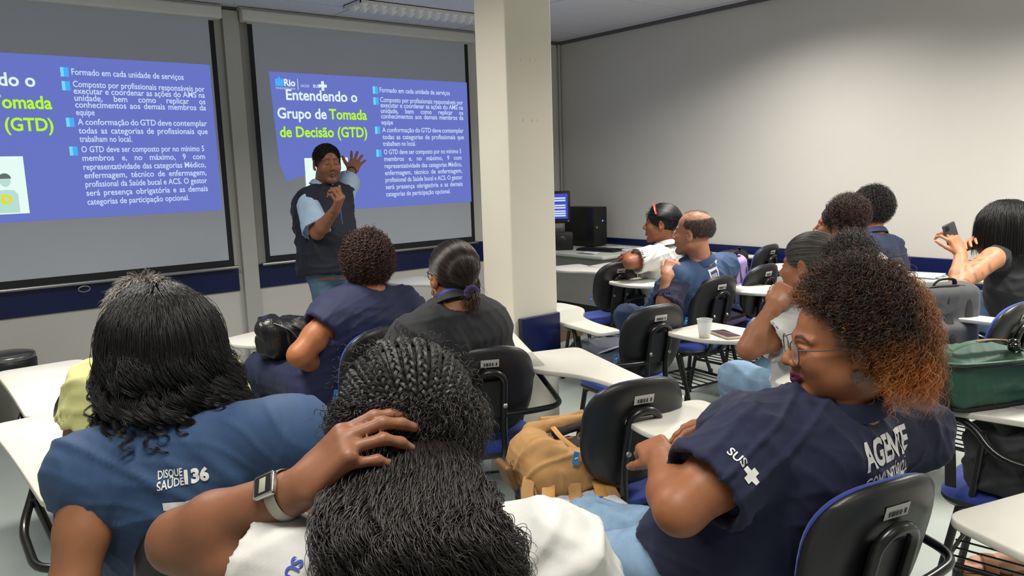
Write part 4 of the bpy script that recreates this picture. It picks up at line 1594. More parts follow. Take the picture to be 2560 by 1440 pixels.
def glasses(p, m_frame, m_lens, m_temple, lens=(.025, .021), sq=2.6, temple=True, gy=.1065):
    T = lambda x, y, z: Vector(p.T(x, y, z) - p.loc)
    g = None
    for sx in (-1, 1):
        pts = [T(sx * .033 + lens[0] * math.copysign(abs(math.cos(t)) ** (2 / sq), math.cos(t)), gy - .30 * abs(sx * .033 + lens[0] * math.cos(t)) ** 1.6,
                 .000 + lens[1] * math.copysign(abs(math.sin(t)) ** (2 / sq), math.sin(t)) - (.002 if math.sin(t) < 0 else 0)) for t in np.linspace(0, 2 * math.pi, 33)[:-1]]
        if g is None:
            g = MB().tube(pts, .0014, 8, closed=True).build('glasses', m_frame, p.root)
            o = g
        else:
            MB().tube(pts, .0014, 8, closed=True).build('rim', m_frame, g)
        mesh_obj('lens', pts, [tuple(range(len(pts)))], m_lens, g, smooth=True)
        if temple:
            MB().tube(arc([T(sx * .058, gy - .004, .012), T(sx * .074, .07, .012), T(sx * .082, .0, .010), T(sx * .082, -.02, .002)], 5), .0016, 8, rb=.0028).build('temple', m_temple, g)
    MB().tube(arc([T(-.009, gy, .006), T(0, gy + .003, .009), T(.009, gy, .006)], 5), .0014, 8).build('bridge', m_frame, g)
    return g

M_GLASSF = mat('grey_acetate', (58, 60, 66), .25, var=.3, scale=200)
M_LENS = mat('lens', (235, 235, 240), .03, var=0, alpha=.16, spec=.8)
M_GOLD = mat('silver_temple', (176, 172, 160), .25, metal=.9)
M_DARKF = mat('dark_frame', (26, 22, 22), .3)

def sus_mark(p, m, origin, xdir, ydir, size):
    """SUS lettering with its stepped cross"""
    o = Vector(origin)
    x = Vector(nrm(xdir))
    n_ = p.bvh.find_nearest(o)[1]
    e_ = (Vector((0, 0, 1.5)) - o).normalized()
    n_ = n_ if n_.dot(e_) > 0 else -n_
    x = (x - n_ * n_.dot(x)).normalized()
    y = n_.cross(x)
    y = y if y.dot(Vector(ydir)) > 0 else -y
    y = (y - x * x.dot(y)).normalized()
    a = print_on('sleeve_lettering', 'SUS', m, p.root, p.loc, p.bvh, o, x, y, size, bold=.02)
    c = o + x * size * 2.35 + y * size * .25
    q = ([(a_ * 1.0, b_ * 1.0) for a_, b_ in CROSS[0]], CROSS[1])
    print_on('sleeve_emblem', '', m, p.root, p.loc, p.bvh, c, x, y, size * 1.9, width=None, polys=(CROSS[0], CROSS[1]))

def person_orange():
    J = dict(H=(1.573, 0.825, 1.109), N=(1.615, 0.825, 0.955), SL=(1.361, 0.893, 0.915), SR=(1.905, 0.802, 0.838), EL=(1.156, 0.924, 0.827), WL=(1.324, 1.114, 0.830),
             ER=(1.860, 1.065, 0.665), WR=(1.597, 1.096, 0.866), PV=(1.46, 1.02, .575), KL=(1.18, 1.38, .50), KR=(1.44, 1.48, .50), AL=(1.20, 1.42, .10), AR=(1.45, 1.52, .10))
    p = Person('woman in a navy polo with dark and copper curls and glasses', J, (46, -6, -3), (150, 96, 64), (92, 36, 74), (30, 20, 18), hs=1.0, b=1.34, ar=1.30, vox=.0075, hvox=.0033,
               hands=dict(L=dict(d=np.array((1.370, 1.182, 0.837)) - np.array((1.324, 1.114, 0.830)), n=(-.5, -.3, .6), side=-1, curl_deg=(35, 40, 30), s=1.0, thumb=(30, 25)),
                          R=dict(d=np.array((1.458, 1.142, 0.859)) - np.array((1.597, 1.096, 0.866)), n=(-.15, -.1, 1), side=1, curl_deg=(14, 22, 14), s=1.0, thumb=(30, 10))),
               nose=1.25, jaw=1.08, lips=1.25, neck=.06, depth=1.02, belly=.05, core=.86)
    p.shirt(M_NAVYC, inf=.016, sleeve=.70, flare=.020, top=.99, hem=-.10, seed=11, vox=.0068, bust=.085, dirs=[(1, .4, .2), (.3, .2, 1), (.6, -.3, .7)])
    p.collar(M_NAVYC, h=.022, lift=.024)
    p.trousers(M_JEANS, 1.12)
    # back and sleeve prints
    R = p.Rt
    out = -R[:, 1]
    rt = R[:, 0]
    upv = R[:, 2]
    bx = nrm(rt * 1.0 + upv * .10)
    o0 = pick(p.bvh, np.array((1.631, 0.784, 0.811)))
    upv = pick(p.bvh, np.array((1.626, 0.801, 0.874))) - o0
    upv = nrm(upv)
    x_ = pick(p.bvh, np.array((1.812, 0.748, 0.842))) - o0
    print_on('back_lettering', 'AGENTE', M_PRINTW, p.root, p.loc, p.bvh, o0, x_, upv, .078, width=.235, bold=.035)
    print_on('back_lettering', 'COMUNITÁRIO DE', M_PRINTW, p.root, p.loc, p.bvh, o0 - upv * .043 + nrm(x_) * .006, x_, upv, .040, width=.24, bold=.01)
    print_on('back_lettering', 'SAÚDE', M_PRINTW, p.root, p.loc, p.bvh, o0 - upv * .098 + nrm(x_) * .012, x_, upv, .078, width=.21, bold=.05)
    a = pick(p.bvh, np.array((1.191, 0.843, 0.956)))
    b_ = pick(p.bvh, np.array((1.221, 0.809, 0.903)))
    sus_mark(p, M_PRINTW, a, b_ - a, np.array((1.215, 0.828, 0.976)) - a, .026)
    # hair
    p.hair_shell(M_HBR, r=(.083, .104, .088), c=(0, -.018, .043), face=(.2, .18, .14), face_c=(0, .150, -.010), nape=-.085, freq=120)
    cond = lambda d: (d[:, 2] > -.62) & ~((d[:, 1] > -.25) & (d[:, 2] < .12))
    r0, n0, d0 = p.roots(9000, 7, cond, r=(.086, .108, .090), c=(0, -.017, .044))
    fw = p.Rh[:, 1]
    dirs = n0 - 1.0 * fw * smooth(d0[:, 1], -.3, .4)[:, None] + np.array([0, 0, .12]) * smooth(d0[:, 2], -.2, .6)[:, None]
    ln = .070 + .055 * smooth(-d0[:, 1], -.2, .8) + .045 * smooth(-d0[:, 2], -.35, .2) - .06 * smooth(-d0[:, 2], .1, .55)
    rg = np.random.default_rng(3)
    ln = ln * rg.uniform(.6, 1.2, len(ln)) * (1 - .5 * smooth(d0[:, 1], .0, .5))
    P = grow(r0, dirs, ln, k=40, grav=.20, stiff=.45, seed=2, jitter=.42, **p.ellipsoid((.090, .112, .094), (0, -.022, .046)))
    wob = np.cumsum(rg.normal(size=(len(P), 8, 3)), axis=1) * .0042
    tt = np.linspace(0, 7, 40)
    i0 = np.minimum(tt.astype(int), 6)
    P = P + wob[:, i0] * (1 - (tt - i0))[None, :, None] + wob[:, i0 + 1] * (tt - i0)[None, :, None] - wob[:, :1]
    P = curl(P, .0060, 5.2, seed=4, ramp=.3)
    t = np.linspace(0, 1, 40)[None, :]
    zl = (P - p.J['H']) @ p.Rh
    low = smooth(-zl[..., 2], -.07, .05) * smooth(-zl[..., 1], -.05, .05)
    fr = smooth(zl[..., 1], .05, .10) * .6
    side = smooth(-zl[..., 1], .09, .18) * .8
    tint = np.clip(np.maximum.reduce([low, fr, side]) * (.2 + .85 * t) + .05 * t - .08 + rg.normal(size=(len(P), 1)) * .14, 0, 1)
    p.strands(P, .00062, H_COPPER, tint)
    glasses(p, M_GLASSF, M_LENS, M_GOLD, lens=(.026, .023))
    e = MB().lathe([(.0135, 0), (.0135, .002), (.010, .0035)], 24, M=frame(Vector(p.T(-.0925, -.004, -.048) - p.loc), Vector(p.Rh @ np.array([0, 1, 0])), Vector(p.Rh @ np.array([0, 0, 1])))).build('earring', mat('earring_metal', (120, 110, 100), .4, metal=.7, var=.3, scale=300, bump=.5, bscale=700), p.root)
    # painted nails
    return p
PO = person_orange()

# ------------------------------------------------------------------ woman with long wavy hair and blue vest
def person_long():
    J = dict(H=(0.422, 1.699, 1.159), N=(0.418, 1.612, 1.033), SL=(0.268, 1.665, 0.948), SR=(0.574, 1.453, 0.995), EL=(0.195, 1.593, 0.746), WL=(.30, 2.00, .80), ER=(0.600, 1.357, 0.809), WR=(.80, 1.85, .72),
             PV=(.47, 1.72, .575), KL=(.40, 2.17, .55), KR=(.62, 2.17, .55), AL=(.42, 2.2, .10), AR=(.64, 2.2, .10))
    p = Person('woman with long wavy black hair in a sleeveless blue vest', J, (-12, -6, 0), (146, 98, 68), hs=.96, b=.98, ar=1.05, vox=.008, core=.88, eyes=False)
    p.vest(M_VEST, inf=.022, hem=-.1, seed=21, vox=.0075, sh=.09, collar=True, dirs=[(1, .2, -.5), (.8, .2, .6), (.2, .2, 1)], b=1.12)
    p.trousers(M_JEAN2)
    R = p.Rt
    x_, y_ = R[:, 0] + .08 * R[:, 2], R[:, 2]
    a = pick(p.bvh, np.array((0.343, 1.501, 0.949)))
    print_on('vest_lettering', 'DISQUE', M_PRINTW, p.root, p.loc, p.bvh, a, x_, y_, .019, width=.044, bold=.02)
    print_on('vest_lettering', 'SAÚDE', M_PRINTW, p.root, p.loc, p.bvh, a - nrm(y_) * .0165, x_, y_, .019, width=.047, bold=.02)
    print_on('vest_lettering', '136', M_PRINTW, p.root, p.loc, p.bvh, pick(p.bvh, np.array((0.381, 1.468, 0.940))), x_, y_, .032, width=.045, bold=.05)
    q = pick(p.bvh, np.array((0.344, 1.488, 0.891)))
    box = ([(0, 0), (1, 0), (1, .09), (0, .09)], [(0, 1, 2, 3)])
    print_on('vest_emblem', '', M_PRINTW, p.root, p.loc, p.bvh, q, x_, y_, .17, polys=box)
    print_on('vest_lettering', 'EQUIPE', M_PRINTW, p.root, p.loc, p.bvh, pick(p.bvh, np.array((0.442, 1.397, 0.829))), x_, y_, .05, width=.18, bold=.05)
    # hair
    p.hair_shell(M_HB, r=(.084, .104, .090), c=(0, -.016, .040), nape=-.10, extra=lambda f: f.cap(p.T(0, -.06, .0), p.T(0, -.085, -.13), .085, .095, .05, sq=(p.Rh[:, 1], .6)), face=(.08, .08, .2), face_c=(0, .10, -.08))
    cond = lambda d: d[:, 2] > -.45
    r0, n0, d0 = p.roots(6200, 17, cond, r=(.083, .102, .089))
    up, fw, rt = p.Rh[:, 2], p.Rh[:, 1], p.Rh[:, 0]
    part = np.sign(d0[:, 0] + .02)[:, None] * rt
    dirs = n0 * .45 + part * .22 * smooth(d0[:, 2], .3, .9)[:, None] - fw * .75 * smooth(d0[:, 2], .2, .9)[:, None]
    ln = .245 + .09 * smooth(d0[:, 2], -.3, .9) + .02 * smooth(d0[:, 0], -.2, .8)
    rg = np.random.default_rng(5)
    ln = ln * rg.uniform(.8, 1.12, len(ln))
    P = grow(r0, dirs, ln, k=44, grav=1.0, stiff=.72, seed=3, jitter=.08, push=.006, **p.ellipsoid((.088, .108, .092), (0, -.016, .038)))
    # locks gather and wave towards the tips
    t = np.linspace(0, 1, 44)
    nl = 120
    pick_ = rg.choice(len(P), nl, replace=False)
    feat = np.concatenate([P[:, 20], P[:, 43] * .6], 1)
    lab = np.argmin(((feat[:, None] - feat[pick_][None]) ** 2).sum(2), 1)
    for kk in range(nl):
        m_ = lab == kk
        if not m_.any():
            continue
        c = P[m_].mean(0, keepdims=True)
        P[m_] += (c - P[m_]) * (.86 * smooth(t, .30, .95))[None, :, None]
        ph, tw = c[0, 10] @ np.array([17., 9., 31.]) + rg.uniform(0, 2.2), rg.uniform(2.6, 3.8)
        am = .020 * smooth(t, .25, .65) * rg.uniform(.6, 1.4)
        P[m_] += (np.cos(ph + tw * 2 * math.pi * t) * am)[None, :, None] * rt + (np.sin(ph + tw * 2 * math.pi * t) * am)[None, :, None] * fw
    # the fuller side falls over the right shoulder
    P += (smooth(t, .35, 1.0)[None, :, None] * smooth(d0[:, 0], -.1, .9)[:, None, None] * .045) * rt
    P = curl(P, .0022, 3.0, seed=6, ramp=.8)
    p.strands(P, .00048, H_BLACK)
    # loose ringlets at the ends, more of them over the right shoulder
    sel = np.concatenate([np.where(d0[:, 0] > .25)[0][::38], np.where(d0[:, 0] <= .25)[0][::70]])
    rl = []
    for i in sel:
        c0 = P[i, 30]
        for j in range(9):
            rl.append((c0 + rg.normal(size=3) * .0018, i))
    rr = np.array([q[0] for q in rl])
    ii = np.array([q[1] for q in rl])
    dv = np.repeat((P[sel, 30] - P[sel, 26]), 9, axis=0)
    dv = dv / np.linalg.norm(dv, axis=1)[:, None] + np.repeat(rg.normal(size=(len(sel), 3)) * .25, 9, axis=0)
    Q = grow(rr, dv, np.repeat(rg.uniform(.07, .12, len(sel)), 9), k=34, grav=.8, stiff=.7, seed=2, jitter=.02)
    tq = np.linspace(0, 1, 34)
    ph = np.repeat(rg.uniform(0, 6.3, len(sel)), 9)[:, None]
    tw = np.repeat(rg.uniform(2.2, 3.6, len(sel)), 9)[:, None]
    am = .011 * smooth(tq, 0, .3)[None]
    Q = Q + (np.cos(ph + 6.283 * tw * tq) * am)[..., None] * rt + (np.sin(ph + 6.283 * tw * tq) * am)[..., None] * fw
    p.strands(Q, .0006, H_BLACK, name='ringlets')
    return p

# ------------------------------------------------------------------ person in the yellow shirt
def person_yellow():
    J = dict(H=(0.512, 2.189, 1.110), N=(0.509, 2.147, 1.020), SL=(0.387, 2.188, 0.988), SR=(0.651, 2.129, 0.980), EL=(0.309, 2.208, 0.770), WL=(.36, 2.52, .66), ER=(0.713, 2.139, 0.755), WR=(.75, 2.46, .74),
             PV=(.50, 2.26, .575), KL=(.42, 2.7, .55), KR=(.64, 2.7, .55))
    p = Person('person in a pale yellow shirt half hidden behind the wavy hair', J, (-12, 0, 0), (132, 92, 66), hs=.98, b=1.05, ar=1.05, vox=.009, hvox=.006, eyes=False,
               hands=dict(L=dict(d=(-.1, 1, -.1), n=(-.2, -.1, 1), side=-1, s=1.0)))
    p.shirt(fabric('pale_yellow_cotton', (216, 216, 148)), inf=.014, sleeve=.48, seed=31, vox=.009, amp=.004)
    p.trousers(M_JEAN2)
    p.hair_shell(mat('hair_underlayer_grey', (96, 92, 86), .7, var=.3, scale=70), nape=-.05)
    cond = None
    r0, n0, d0 = p.roots(1500, 8, cond)
    P = grow(r0, n0 * .12 - p.Rh[:, 1] * .6, .05, k=10, grav=.5, seed=4, **p.ellipsoid())
    p.strands(P, .0011, H_SALT, np.random.default_rng(1).uniform(0, 1, (len(P), 1)) * np.ones((1, 10)))
    return p

# ------------------------------------------------------------------ woman tossing her hair
def person_braid():
    J = dict(H=(0.618, 1.044, 1.077), N=(0.587, 0.959, 0.983), SL=(0.409, 0.964, 0.940), SR=(0.705, 0.804, 0.939), EL=(0.282, 1.140, 0.980), WL=(0.405, 0.969, 1.081), ER=(0.779, 0.778, 0.713), WR=(.90, 1.25, .75),
             PV=(.53, .95, .575), KL=(.52, 1.42, .55), KR=(.76, 1.36, .55))
    w, h1 = np.array((0.405, 0.969, 1.081)), np.array((0.453, 0.929, 1.142))
    p = Person('woman with braided black hair raising her arm to toss it', J, (-26, -20, 0), (128, 84, 60), hs=1.16, b=1.02, ar=1.12, vox=.0065, hvox=.0045, eyes=False,
               hands=dict(L=dict(d=h1 - w, n=np.array((0.363, 0.926, 1.222)) - w, side=-1, fc=[(28, 26, 14), (32, 30, 16), (38, 34, 18), (46, 38, 20)], s=.98, spread=4, thumb=(24, 30))))
    p.shirt(M_WHITEC, inf=.016, sleeve=.40, flare=.016, hem=-.08, seed=41, vox=.0065, collar=True)
    p.trousers(M_JEAN2)
    a = pick(p.bvh, np.array((0.368, 0.932, 1.006)))
    b_ = pick(p.bvh, np.array((0.354, 0.939, 0.980)))
    sus_mark(p, M_PRINTB, a, b_ - a, np.array((0.382, 0.920, 1.000)) - a, .024)
    # wristwatch
    ax = nrm(np.array(J['WL']) - np.array(J['EL']))
    wc = np.array(J['WL']) - ax * .035
    n = nrm(np.array((0.370, 0.931, 1.139)) - wc)
    n = nrm(n - ax * (n @ ax))
    bn = np.cross(ax, n)
    mb = MB()
    for i in range(15):
        pass
    ring = [Vector(wc + n * .0335 * math.cos(t) + bn * .0345 * math.sin(t) - p.loc) for t in np.linspace(0, 2 * math.pi, 40)[:-1]]
    w0 = MB().tube(ring, .0016, 8, rb=.009, closed=True, up=tuple(n)).build('watch_strap', mat('steel_mesh', (186, 182, 172), .32, metal=.95, bump=.4, bscale=900), p.root)
    fr_ = frame(Vector(wc + n * .0345 - p.loc), Vector(bn), Vector(ax))
    w0.name = 'wristwatch'
    MB().slab(rounded_outline([(-.017, -.018), (.017, -.018), (.017, .018), (-.017, .018)], .005, 4), 0, .008, .0015, M=fr_).build('watch_case', mat('watch_steel', (196, 196, 192), .2, metal=.95), w0)
    MB().slab(rounded_outline([(-.0135, -.0145), (.0135, -.0145), (.0135, .0145), (-.0135, .0145)], .002, 3), .008, .0086, .0002, M=fr_).build('watch_face', mat('watch_face', (34, 34, 36), .15), w0)
    MB().slab([(-.0105, -.006), (.0105, -.006), (.0105, .005), (-.0105, .005)], .0086, .009, .0001, M=fr_).build('watch_display', mat('lcd', (158, 160, 140), .3), w0)
    # cornrows: plaited rows from the forehead to the crown, then loose hair
    p.hair_shell(M_HB, r=(.082, .102, .086), c=(0, -.013, .040), nape=-.075)
    T = p.T
    ce, re_ = np.array([0, -.013, .040]), np.array([.083, .103, .087])
    def on(dv, lift=0.0):
        dv = nrm(dv)
        return ce + dv * (re_ + lift)
    br = MB()
    rows = 13
    for i in range(rows):
        a0 = (i / (rows - 1) - .5) * 2
        st = np.array([a0 * .98, .55 - .45 * a0 * a0, .62 - .42 * a0 * a0])
        en = np.array([a0 * .30, -.95, -.30])
        n_k = 34
        base = []
        for j in range(n_k):
            u = j / (n_k - 1)
            mid = np.array([a0 * .95, -.25, .95 - .55 * abs(a0)])
            dv = (1 - u) ** 2 * st + 2 * u * (1 - u) * mid + u * u * en
            base.append(on(dv, .007))
        base = np.array(base)
        tg = np.gradient(base, axis=0)
        tg /= np.linalg.norm(tg, axis=1)[:, None]
        nn = (base - ce) / re_ ** 2
        nn /= np.linalg.norm(nn, axis=1)[:, None]
        sd = np.cross(tg, nn)
        for q in range(3):
            pts, rr = [], []
            for j in range(n_k * 3):
                u = j / (n_k * 3 - 1) * (n_k - 1)
                i0 = min(int(u), n_k - 2)
                w_ = u - i0
                c = base[i0] * (1 - w_) + base[i0 + 1] * w_
                ph = u * 1.55 + q * 2 * math.pi / 3
                c = c + sd[i0] * .0046 * math.sin(ph) + nn[i0] * .0030 * math.sin(2 * ph)
                pts.append(Vector(T(*c) - p.loc))
                rr.append(.0044)
            br.tube(pts, rr, 6)
    br.build('braids', mat('braided_hair', (11, 10, 10), .5, var=.25, scale=200, bump=.12, bscale=500), p.root)
    rg = np.random.default_rng(9)
    cond = None
    r0, n0, d0 = p.roots(160, 29, cond, r=(.085, .105, .089))
    P = grow(r0, n0 * .6 - p.Rh[:, 1] * .5, .05, k=16, grav=.3, seed=8, jitter=.5, **p.ellipsoid((.085, .105, .089)))
    P = curl(P, .0035, 2.5, seed=3)
    p.strands(P, .0006, H_BLACKC, name='loose_curls')
    r0, n0, d0 = p.roots(2600, 30, lambda d: (d[:, 1] < .1) & (d[:, 2] < .15), r=(.090, .110, .094))
    P = grow(r0, n0 * .7 - p.Rh[:, 2] * .5, .055, k=16, grav=.4, seed=18, jitter=.45, **p.ellipsoid((.090, .110, .094)))
    P = curl(P, .004, 2.4, seed=31)
    p.strands(P, .0007, H_BLACKC, name='nape_curls')
    # the tossed length hanging down the back
    n_s = 4200
    g0 = np.array((0.545, 0.943, 1.091))
    uu = rg.uniform(-1, 1, n_s)
    vv = rg.uniform(-1, 1, n_s)
    rt, fw, up = p.Rh[:, 0], p.Rh[:, 1], p.Rh[:, 2]
    cr = np.array([.7782, -.628, 0])      # sideways across the back
    away = np.array([.628, .778, 0])
    root = g0 + np.outer(uu, cr) * .085 + np.outer(vv, np.array([0, 0, 1])) * .018 + np.outer(1 - uu * uu, np.array([0, 0, 1])) * .022
    tips = np.array((0.480, 0.771, 0.975)) + np.outer(uu, cr) * .125 + np.outer(rg.normal(size=n_s), np.array([0, 0, 1])) * .03 + np.outer(vv, away) * .03
    mid = np.array((0.483, 0.827, 1.072)) + np.outer(uu, cr) * .115 + np.outer(vv, away) * .03 - np.outer(1 - uu * uu, away) * .03
    t = np.linspace(0, 1, 40)[None, :, None]
    P = (1 - t) ** 2 * root[:, None] + 2 * t * (1 - t) * (2 * mid - .5 * root - .5 * tips)[:, None] * 1.0 + t * t * tips[:, None]
    key = np.floor((uu + 1) * 24).astype(int) * 7 + np.floor((vv + 1) * 2).astype(int)
    tt = t[0, :, 0]
    for kk in np.unique(key):
        m_ = key == kk
        ph = rg.uniform(0, 6.3)
        am = .010 * smooth(tt, .1, .8)
        P[m_] += (np.cos(ph + 6.0 * math.pi * tt) * am)[None, :, None] * cr + (np.sin(ph + 6.0 * math.pi * tt) * am)[None, :, None] * np.array([.628, .778, 0])
    P = curl(P, .006, 5, seed=12, ramp=.5)
    p.strands(P, .0007, H_BLACKC, name='tossed_hair')
    f = Form().cap(mid.mean(0) + away * .075 + cr * .01 - np.array([0, 0, .03]), tips.mean(0) + away * .045, .045, .08, .04, sq=((.628, .778, 0), .35))
    V, F = f.mesh(.008, 1)
    quad_obj('hair_base', V, F, M_HB, p.root, None, p.loc)
    return p
PL, PY_, PB = person_long(), person_yellow(), person_braid()

# ------------------------------------------------------------------ curly-haired woman in the navy blouse
def person_navy():
    J = dict(H=(1.611, 2.995, 1.128), N=(1.598, 2.957, 1.015), SL=(1.436, 2.977, 0.916), SR=(1.765, 2.961, 0.925), EL=(1.255, 2.955, 0.782), WL=(1.497, 3.149, 0.647), ER=(1.755, 2.970, 0.668), WR=(1.582, 3.261, 0.639),
             PV=(1.48, 3.10, .575), KL=(1.269, 3.421, 0.631), KR=(1.590, 3.544, 0.589), AL=(1.316, 3.400, 0.250), AR=(1.628, 3.503, 0.205))
    p = Person('woman with short dark curls and a navy blouse', J, (-14, 0, 0), (170, 106, 66), hs=1.0, b=1.22, ar=1.22, vox=.009, hvox=.006, belly=.02, eyes=False)
    p.shirt(fabric('navy_blouse', (32, 38, 74), .75), inf=.016, sleeve=.34, flare=.016, hem=-.14, seed=51, vox=.009)
    p.trousers(fabric('navy_trousers', (22, 30, 62)), 1.28)
    p.shoes(M_SHOE, 15)
    p.hair_shell(M_HBR, r=(.100, .118, .104), c=(0, -.016, .030), nape=-.095, freq=140, face=(.08, .09, .12))
    cond = None
    r0, n0, d0 = p.roots(2600, 13, cond, r=(.098, .116, .102), c=(0, -.016, .030))
    P = grow(r0, n0, .045, k=20, grav=.5, stiff=.5, seed=6, jitter=.5, **p.ellipsoid((.096, .114, .10), (0, -.016, .03)))
    P = curl(P, .0065, 2.6, seed=2, ramp=.15)
    p.strands(P, .0013, H_BROWN, np.random.default_rng(2).uniform(0, 1, (len(P), 1)) ** 2 * np.ones((1, 20)))
    p.collar(mat('blue_lanyard', (40, 60, 150), .6), h=.003, fold=False, lift=.026, name='lanyard', r=p.neck * 1.04 + .004)
    return p

# ------------------------------------------------------------------ woman with the purple scrunchie
def person_bun():
    J = dict(H=(1.591, 2.308, 1.127), N=(1.580, 2.272, 1.029), SL=(1.413, 2.299, 0.940), SR=(1.717, 2.297, 0.923), EL=(1.305, 2.318, 0.790), WL=(1.40, 2.62, .76), ER=(1.832, 2.400, 0.727), WR=(1.85, 2.80, .76),
             PV=(1.72, 2.54, .575), KL=(1.60, 2.96, .55), KR=(1.87, 2.96, .55))
    p = Person('woman in a black shirt with hair tied by a purple scrunchie', J, (-12, 0, 0), (158, 104, 72), hs=1.0, b=1.15, ar=1.15, vox=.009, hvox=.005, eyes=False)
    p.shirt(fabric('black_cotton', (40, 41, 45)), inf=.018, sleeve=.85, flare=.012, hem=-.14, seed=61, vox=.0085, collar=True, dirs=[(1, .2, .3), (.6, .3, .8)])
    p.trousers(M_JEAN2)
    p.hair_shell(M_HB, r=(.081, .102, .087), c=(0, -.014, .041), nape=-.075)
    rg = np.random.default_rng(4)
    cond = None
    r0, n0, d0 = p.roots(2600, 23, cond, r=(.082, .103, .088))
    knot = p.T(.012, -.118, -.045)
    # combed along the skull to the knot
    k = 22
    t = np.linspace(0, 1, k)[None, :, None]
    dv = d0[:, None] * (1 - t) + nrm(np.array([.12, -.9, -.55]))[None, None] * t
    dv /= np.linalg.norm(dv, axis=2)[..., None]
    P = p.T(0, -.014, .041) + (dv * (np.array([.083, .104, .089]) + .004)) @ p.Rh.T
    P = P * (1 - t ** 6) + (knot + rg.normal(size=(len(P), 1, 3)) * .006) * t ** 6
    P += rg.normal(size=(len(P), 1, 3)) * .0012
    p.strands(P, .0008, hair_mat('dark_brown_hair', (22, 17, 15), (74, 52, 38), rough=.28), (rg.uniform(0, 1, (len(P), 1)) ** 3) * np.ones((1, k)))
    MB().tube([Vector(knot + p.Rh @ np.array([.019 * math.cos(a), -.012, .016 * math.sin(a)]) - p.loc) for a in np.linspace(0, 6.28, 21)[:-1]], [.009 + .003 * (i % 2) for i in range(20)], 10, closed=True).build('scrunchie', mat('purple_velvet', (48, 28, 88), .85, sheen=.2), p.root)
    tl = knot + rg.normal(size=(700, 3)) * .008
    d = np.tile(p.Rh @ np.array([0, -.75, -.5]), (700, 1))
    Q = curl(grow(tl, d, .06, k=16, grav=.7, seed=7, jitter=.45), .004, 1.6, seed=2)
    p.strands(Q, .001, H_BROWN, np.ones((700, 16)) * .4, name='ponytail')
    glasses(p, M_DARKF, M_LENS, M_DARKF, lens=(.027, .022))
    MB().lathe([(.004, -.012), (.006, -.004), (.004, .006)], 12, center=tuple(p.T(-.086, -.004, -.05) - p.loc)).build('earring', M_METAL, p.root)
    p.collar(bpy.data.materials['blue_lanyard'], h=.003, fold=False, lift=.034, name='lanyard', r=p.neck * 1.04 + .010)
    return p

# ------------------------------------------------------------------ presenter
def person_presenter():
    J = dict(H=(2.228, 4.586, 1.580), N=(2.195, 4.610, 1.430), SL=(2.338, 4.612, 1.368), SR=(2.058, 4.549, 1.349), EL=(2.437, 4.734, 1.469), WL=(2.537, 4.849, 1.541), ER=(2.032, 4.379, 1.166), WR=(2.060, 4.175, 1.306),
             PV=(2.166, 4.535, 0.925), KL=(2.216, 4.511, 0.609), KR=(2.112, 4.492, 0.614), AL=(2.195, 4.496, 0.311), AR=(2.088, 4.478, 0.308))
    J['AL'] = (J['AL'][0], J['AL'][1], .09)
    J['AR'] = (J['AR'][0], J['AR'][1], .09)
    J['KL'] = (J['KL'][0], J['KL'][1], .48)
    J['KR'] = (J['KR'][0], J['KR'][1], .48)
    wl, wr = np.array(J['WL']), np.array(J['WR'])
    p = Person('presenter in a dark vest and light blue shirt gesturing at the slide', J, (172, -3, 0), (142, 94, 70), (112, 66, 58), brow=(26, 20, 18), jaw=.90, hs=1.02, b=1.0, ar=1.05, vox=.010, hvox=.005, stubble=(98, 66, 52), belly=.03, neck=.055,
               hands=dict(L=dict(d=np.array((2.613, 4.907, 1.615)) - wl, n=(-.3, -.8, .3), side=-1, curl_deg=(4, 6, 4), spread=13, s=1.06, thumb=(48, 0)),
                          R=dict(d=np.array((2.067, 4.107, 1.383)) - wr, n=(.35, -.85, .2), side=1, curl_deg=(60, 70, 40), s=1.06, thumb=(20, 35))))
    M_LB = fabric('light_blue_cotton', (164, 188, 214), .8)
    p.shirt(M_LB, inf=.006, sleeve=.95, flare=.030, hem=.0, seed=71, vox=.010, collar=True)
    # rolled sleeve on the raised arm
    p.vest(fabric('navy_vest', (15, 19, 36), .8), inf=.026, hem=-.08, seed=72, vox=.010, sh=-.12, b=1.06, open_neck=.02)
    p.trousers(fabric('presenter_jeans', (80, 104, 130), .85, var=.14), .88)
    p.shoes(M_SHOE, 190)
    p.hair_shell(mat('hair_underlayer_short', (30, 27, 25), .7, var=.2, scale=80, bump=.5, bscale=200), r=(.079, .101, .083), c=(0, -.012, .042), face=(.070, .07, .105), face_c=(0, .112, -.022), nape=-.05)
    cond = None
    r0, n0, d0 = p.roots(3000, 3, cond, r=(.079, .101, .083), c=(0, -.012, .042))
    P = grow(r0, n0 * .35 + p.Rh[:, 1] * .5 - p.Rh[:, 2] * .2, .010, k=6, grav=.2, seed=5, jitter=.2)
    p.strands(P, .0012, hair_mat('short_dark_hair', (26, 22, 20), (84, 78, 72), rough=.5), np.clip(smooth(-d0[:, 2], -.2, .4)[:, None] * .6, 0, 1) * np.ones((1, 6)))
    # badge lanyard and watch
    MB().tube([Vector(v) - Vector(p.loc) for v in arc([(2.151, 4.408, 1.412), (2.183, 4.372, 1.357), (2.193, 4.360, 1.209)], 6)], .003, 6, rb=.007).build('lanyard', mat('badge_lanyard', (60, 120, 190), .6), p.root)
    ax = nrm(wl - np.array(J['EL']))
    MB().tube([Vector(wl - ax * .02 + Vector(ax).orthogonal().normalized() * .0 - p.loc) + Matrix.Rotation(a, 3, Vector(ax)) @ (Vector(ax).orthogonal().normalized() * .032) for a in np.linspace(0, 6.283, 21)[:-1]], .003, 8, rb=.010, closed=True, up=tuple(Vector(ax).orthogonal())).build('wristwatch', M_BLACK, p.root)
    return p

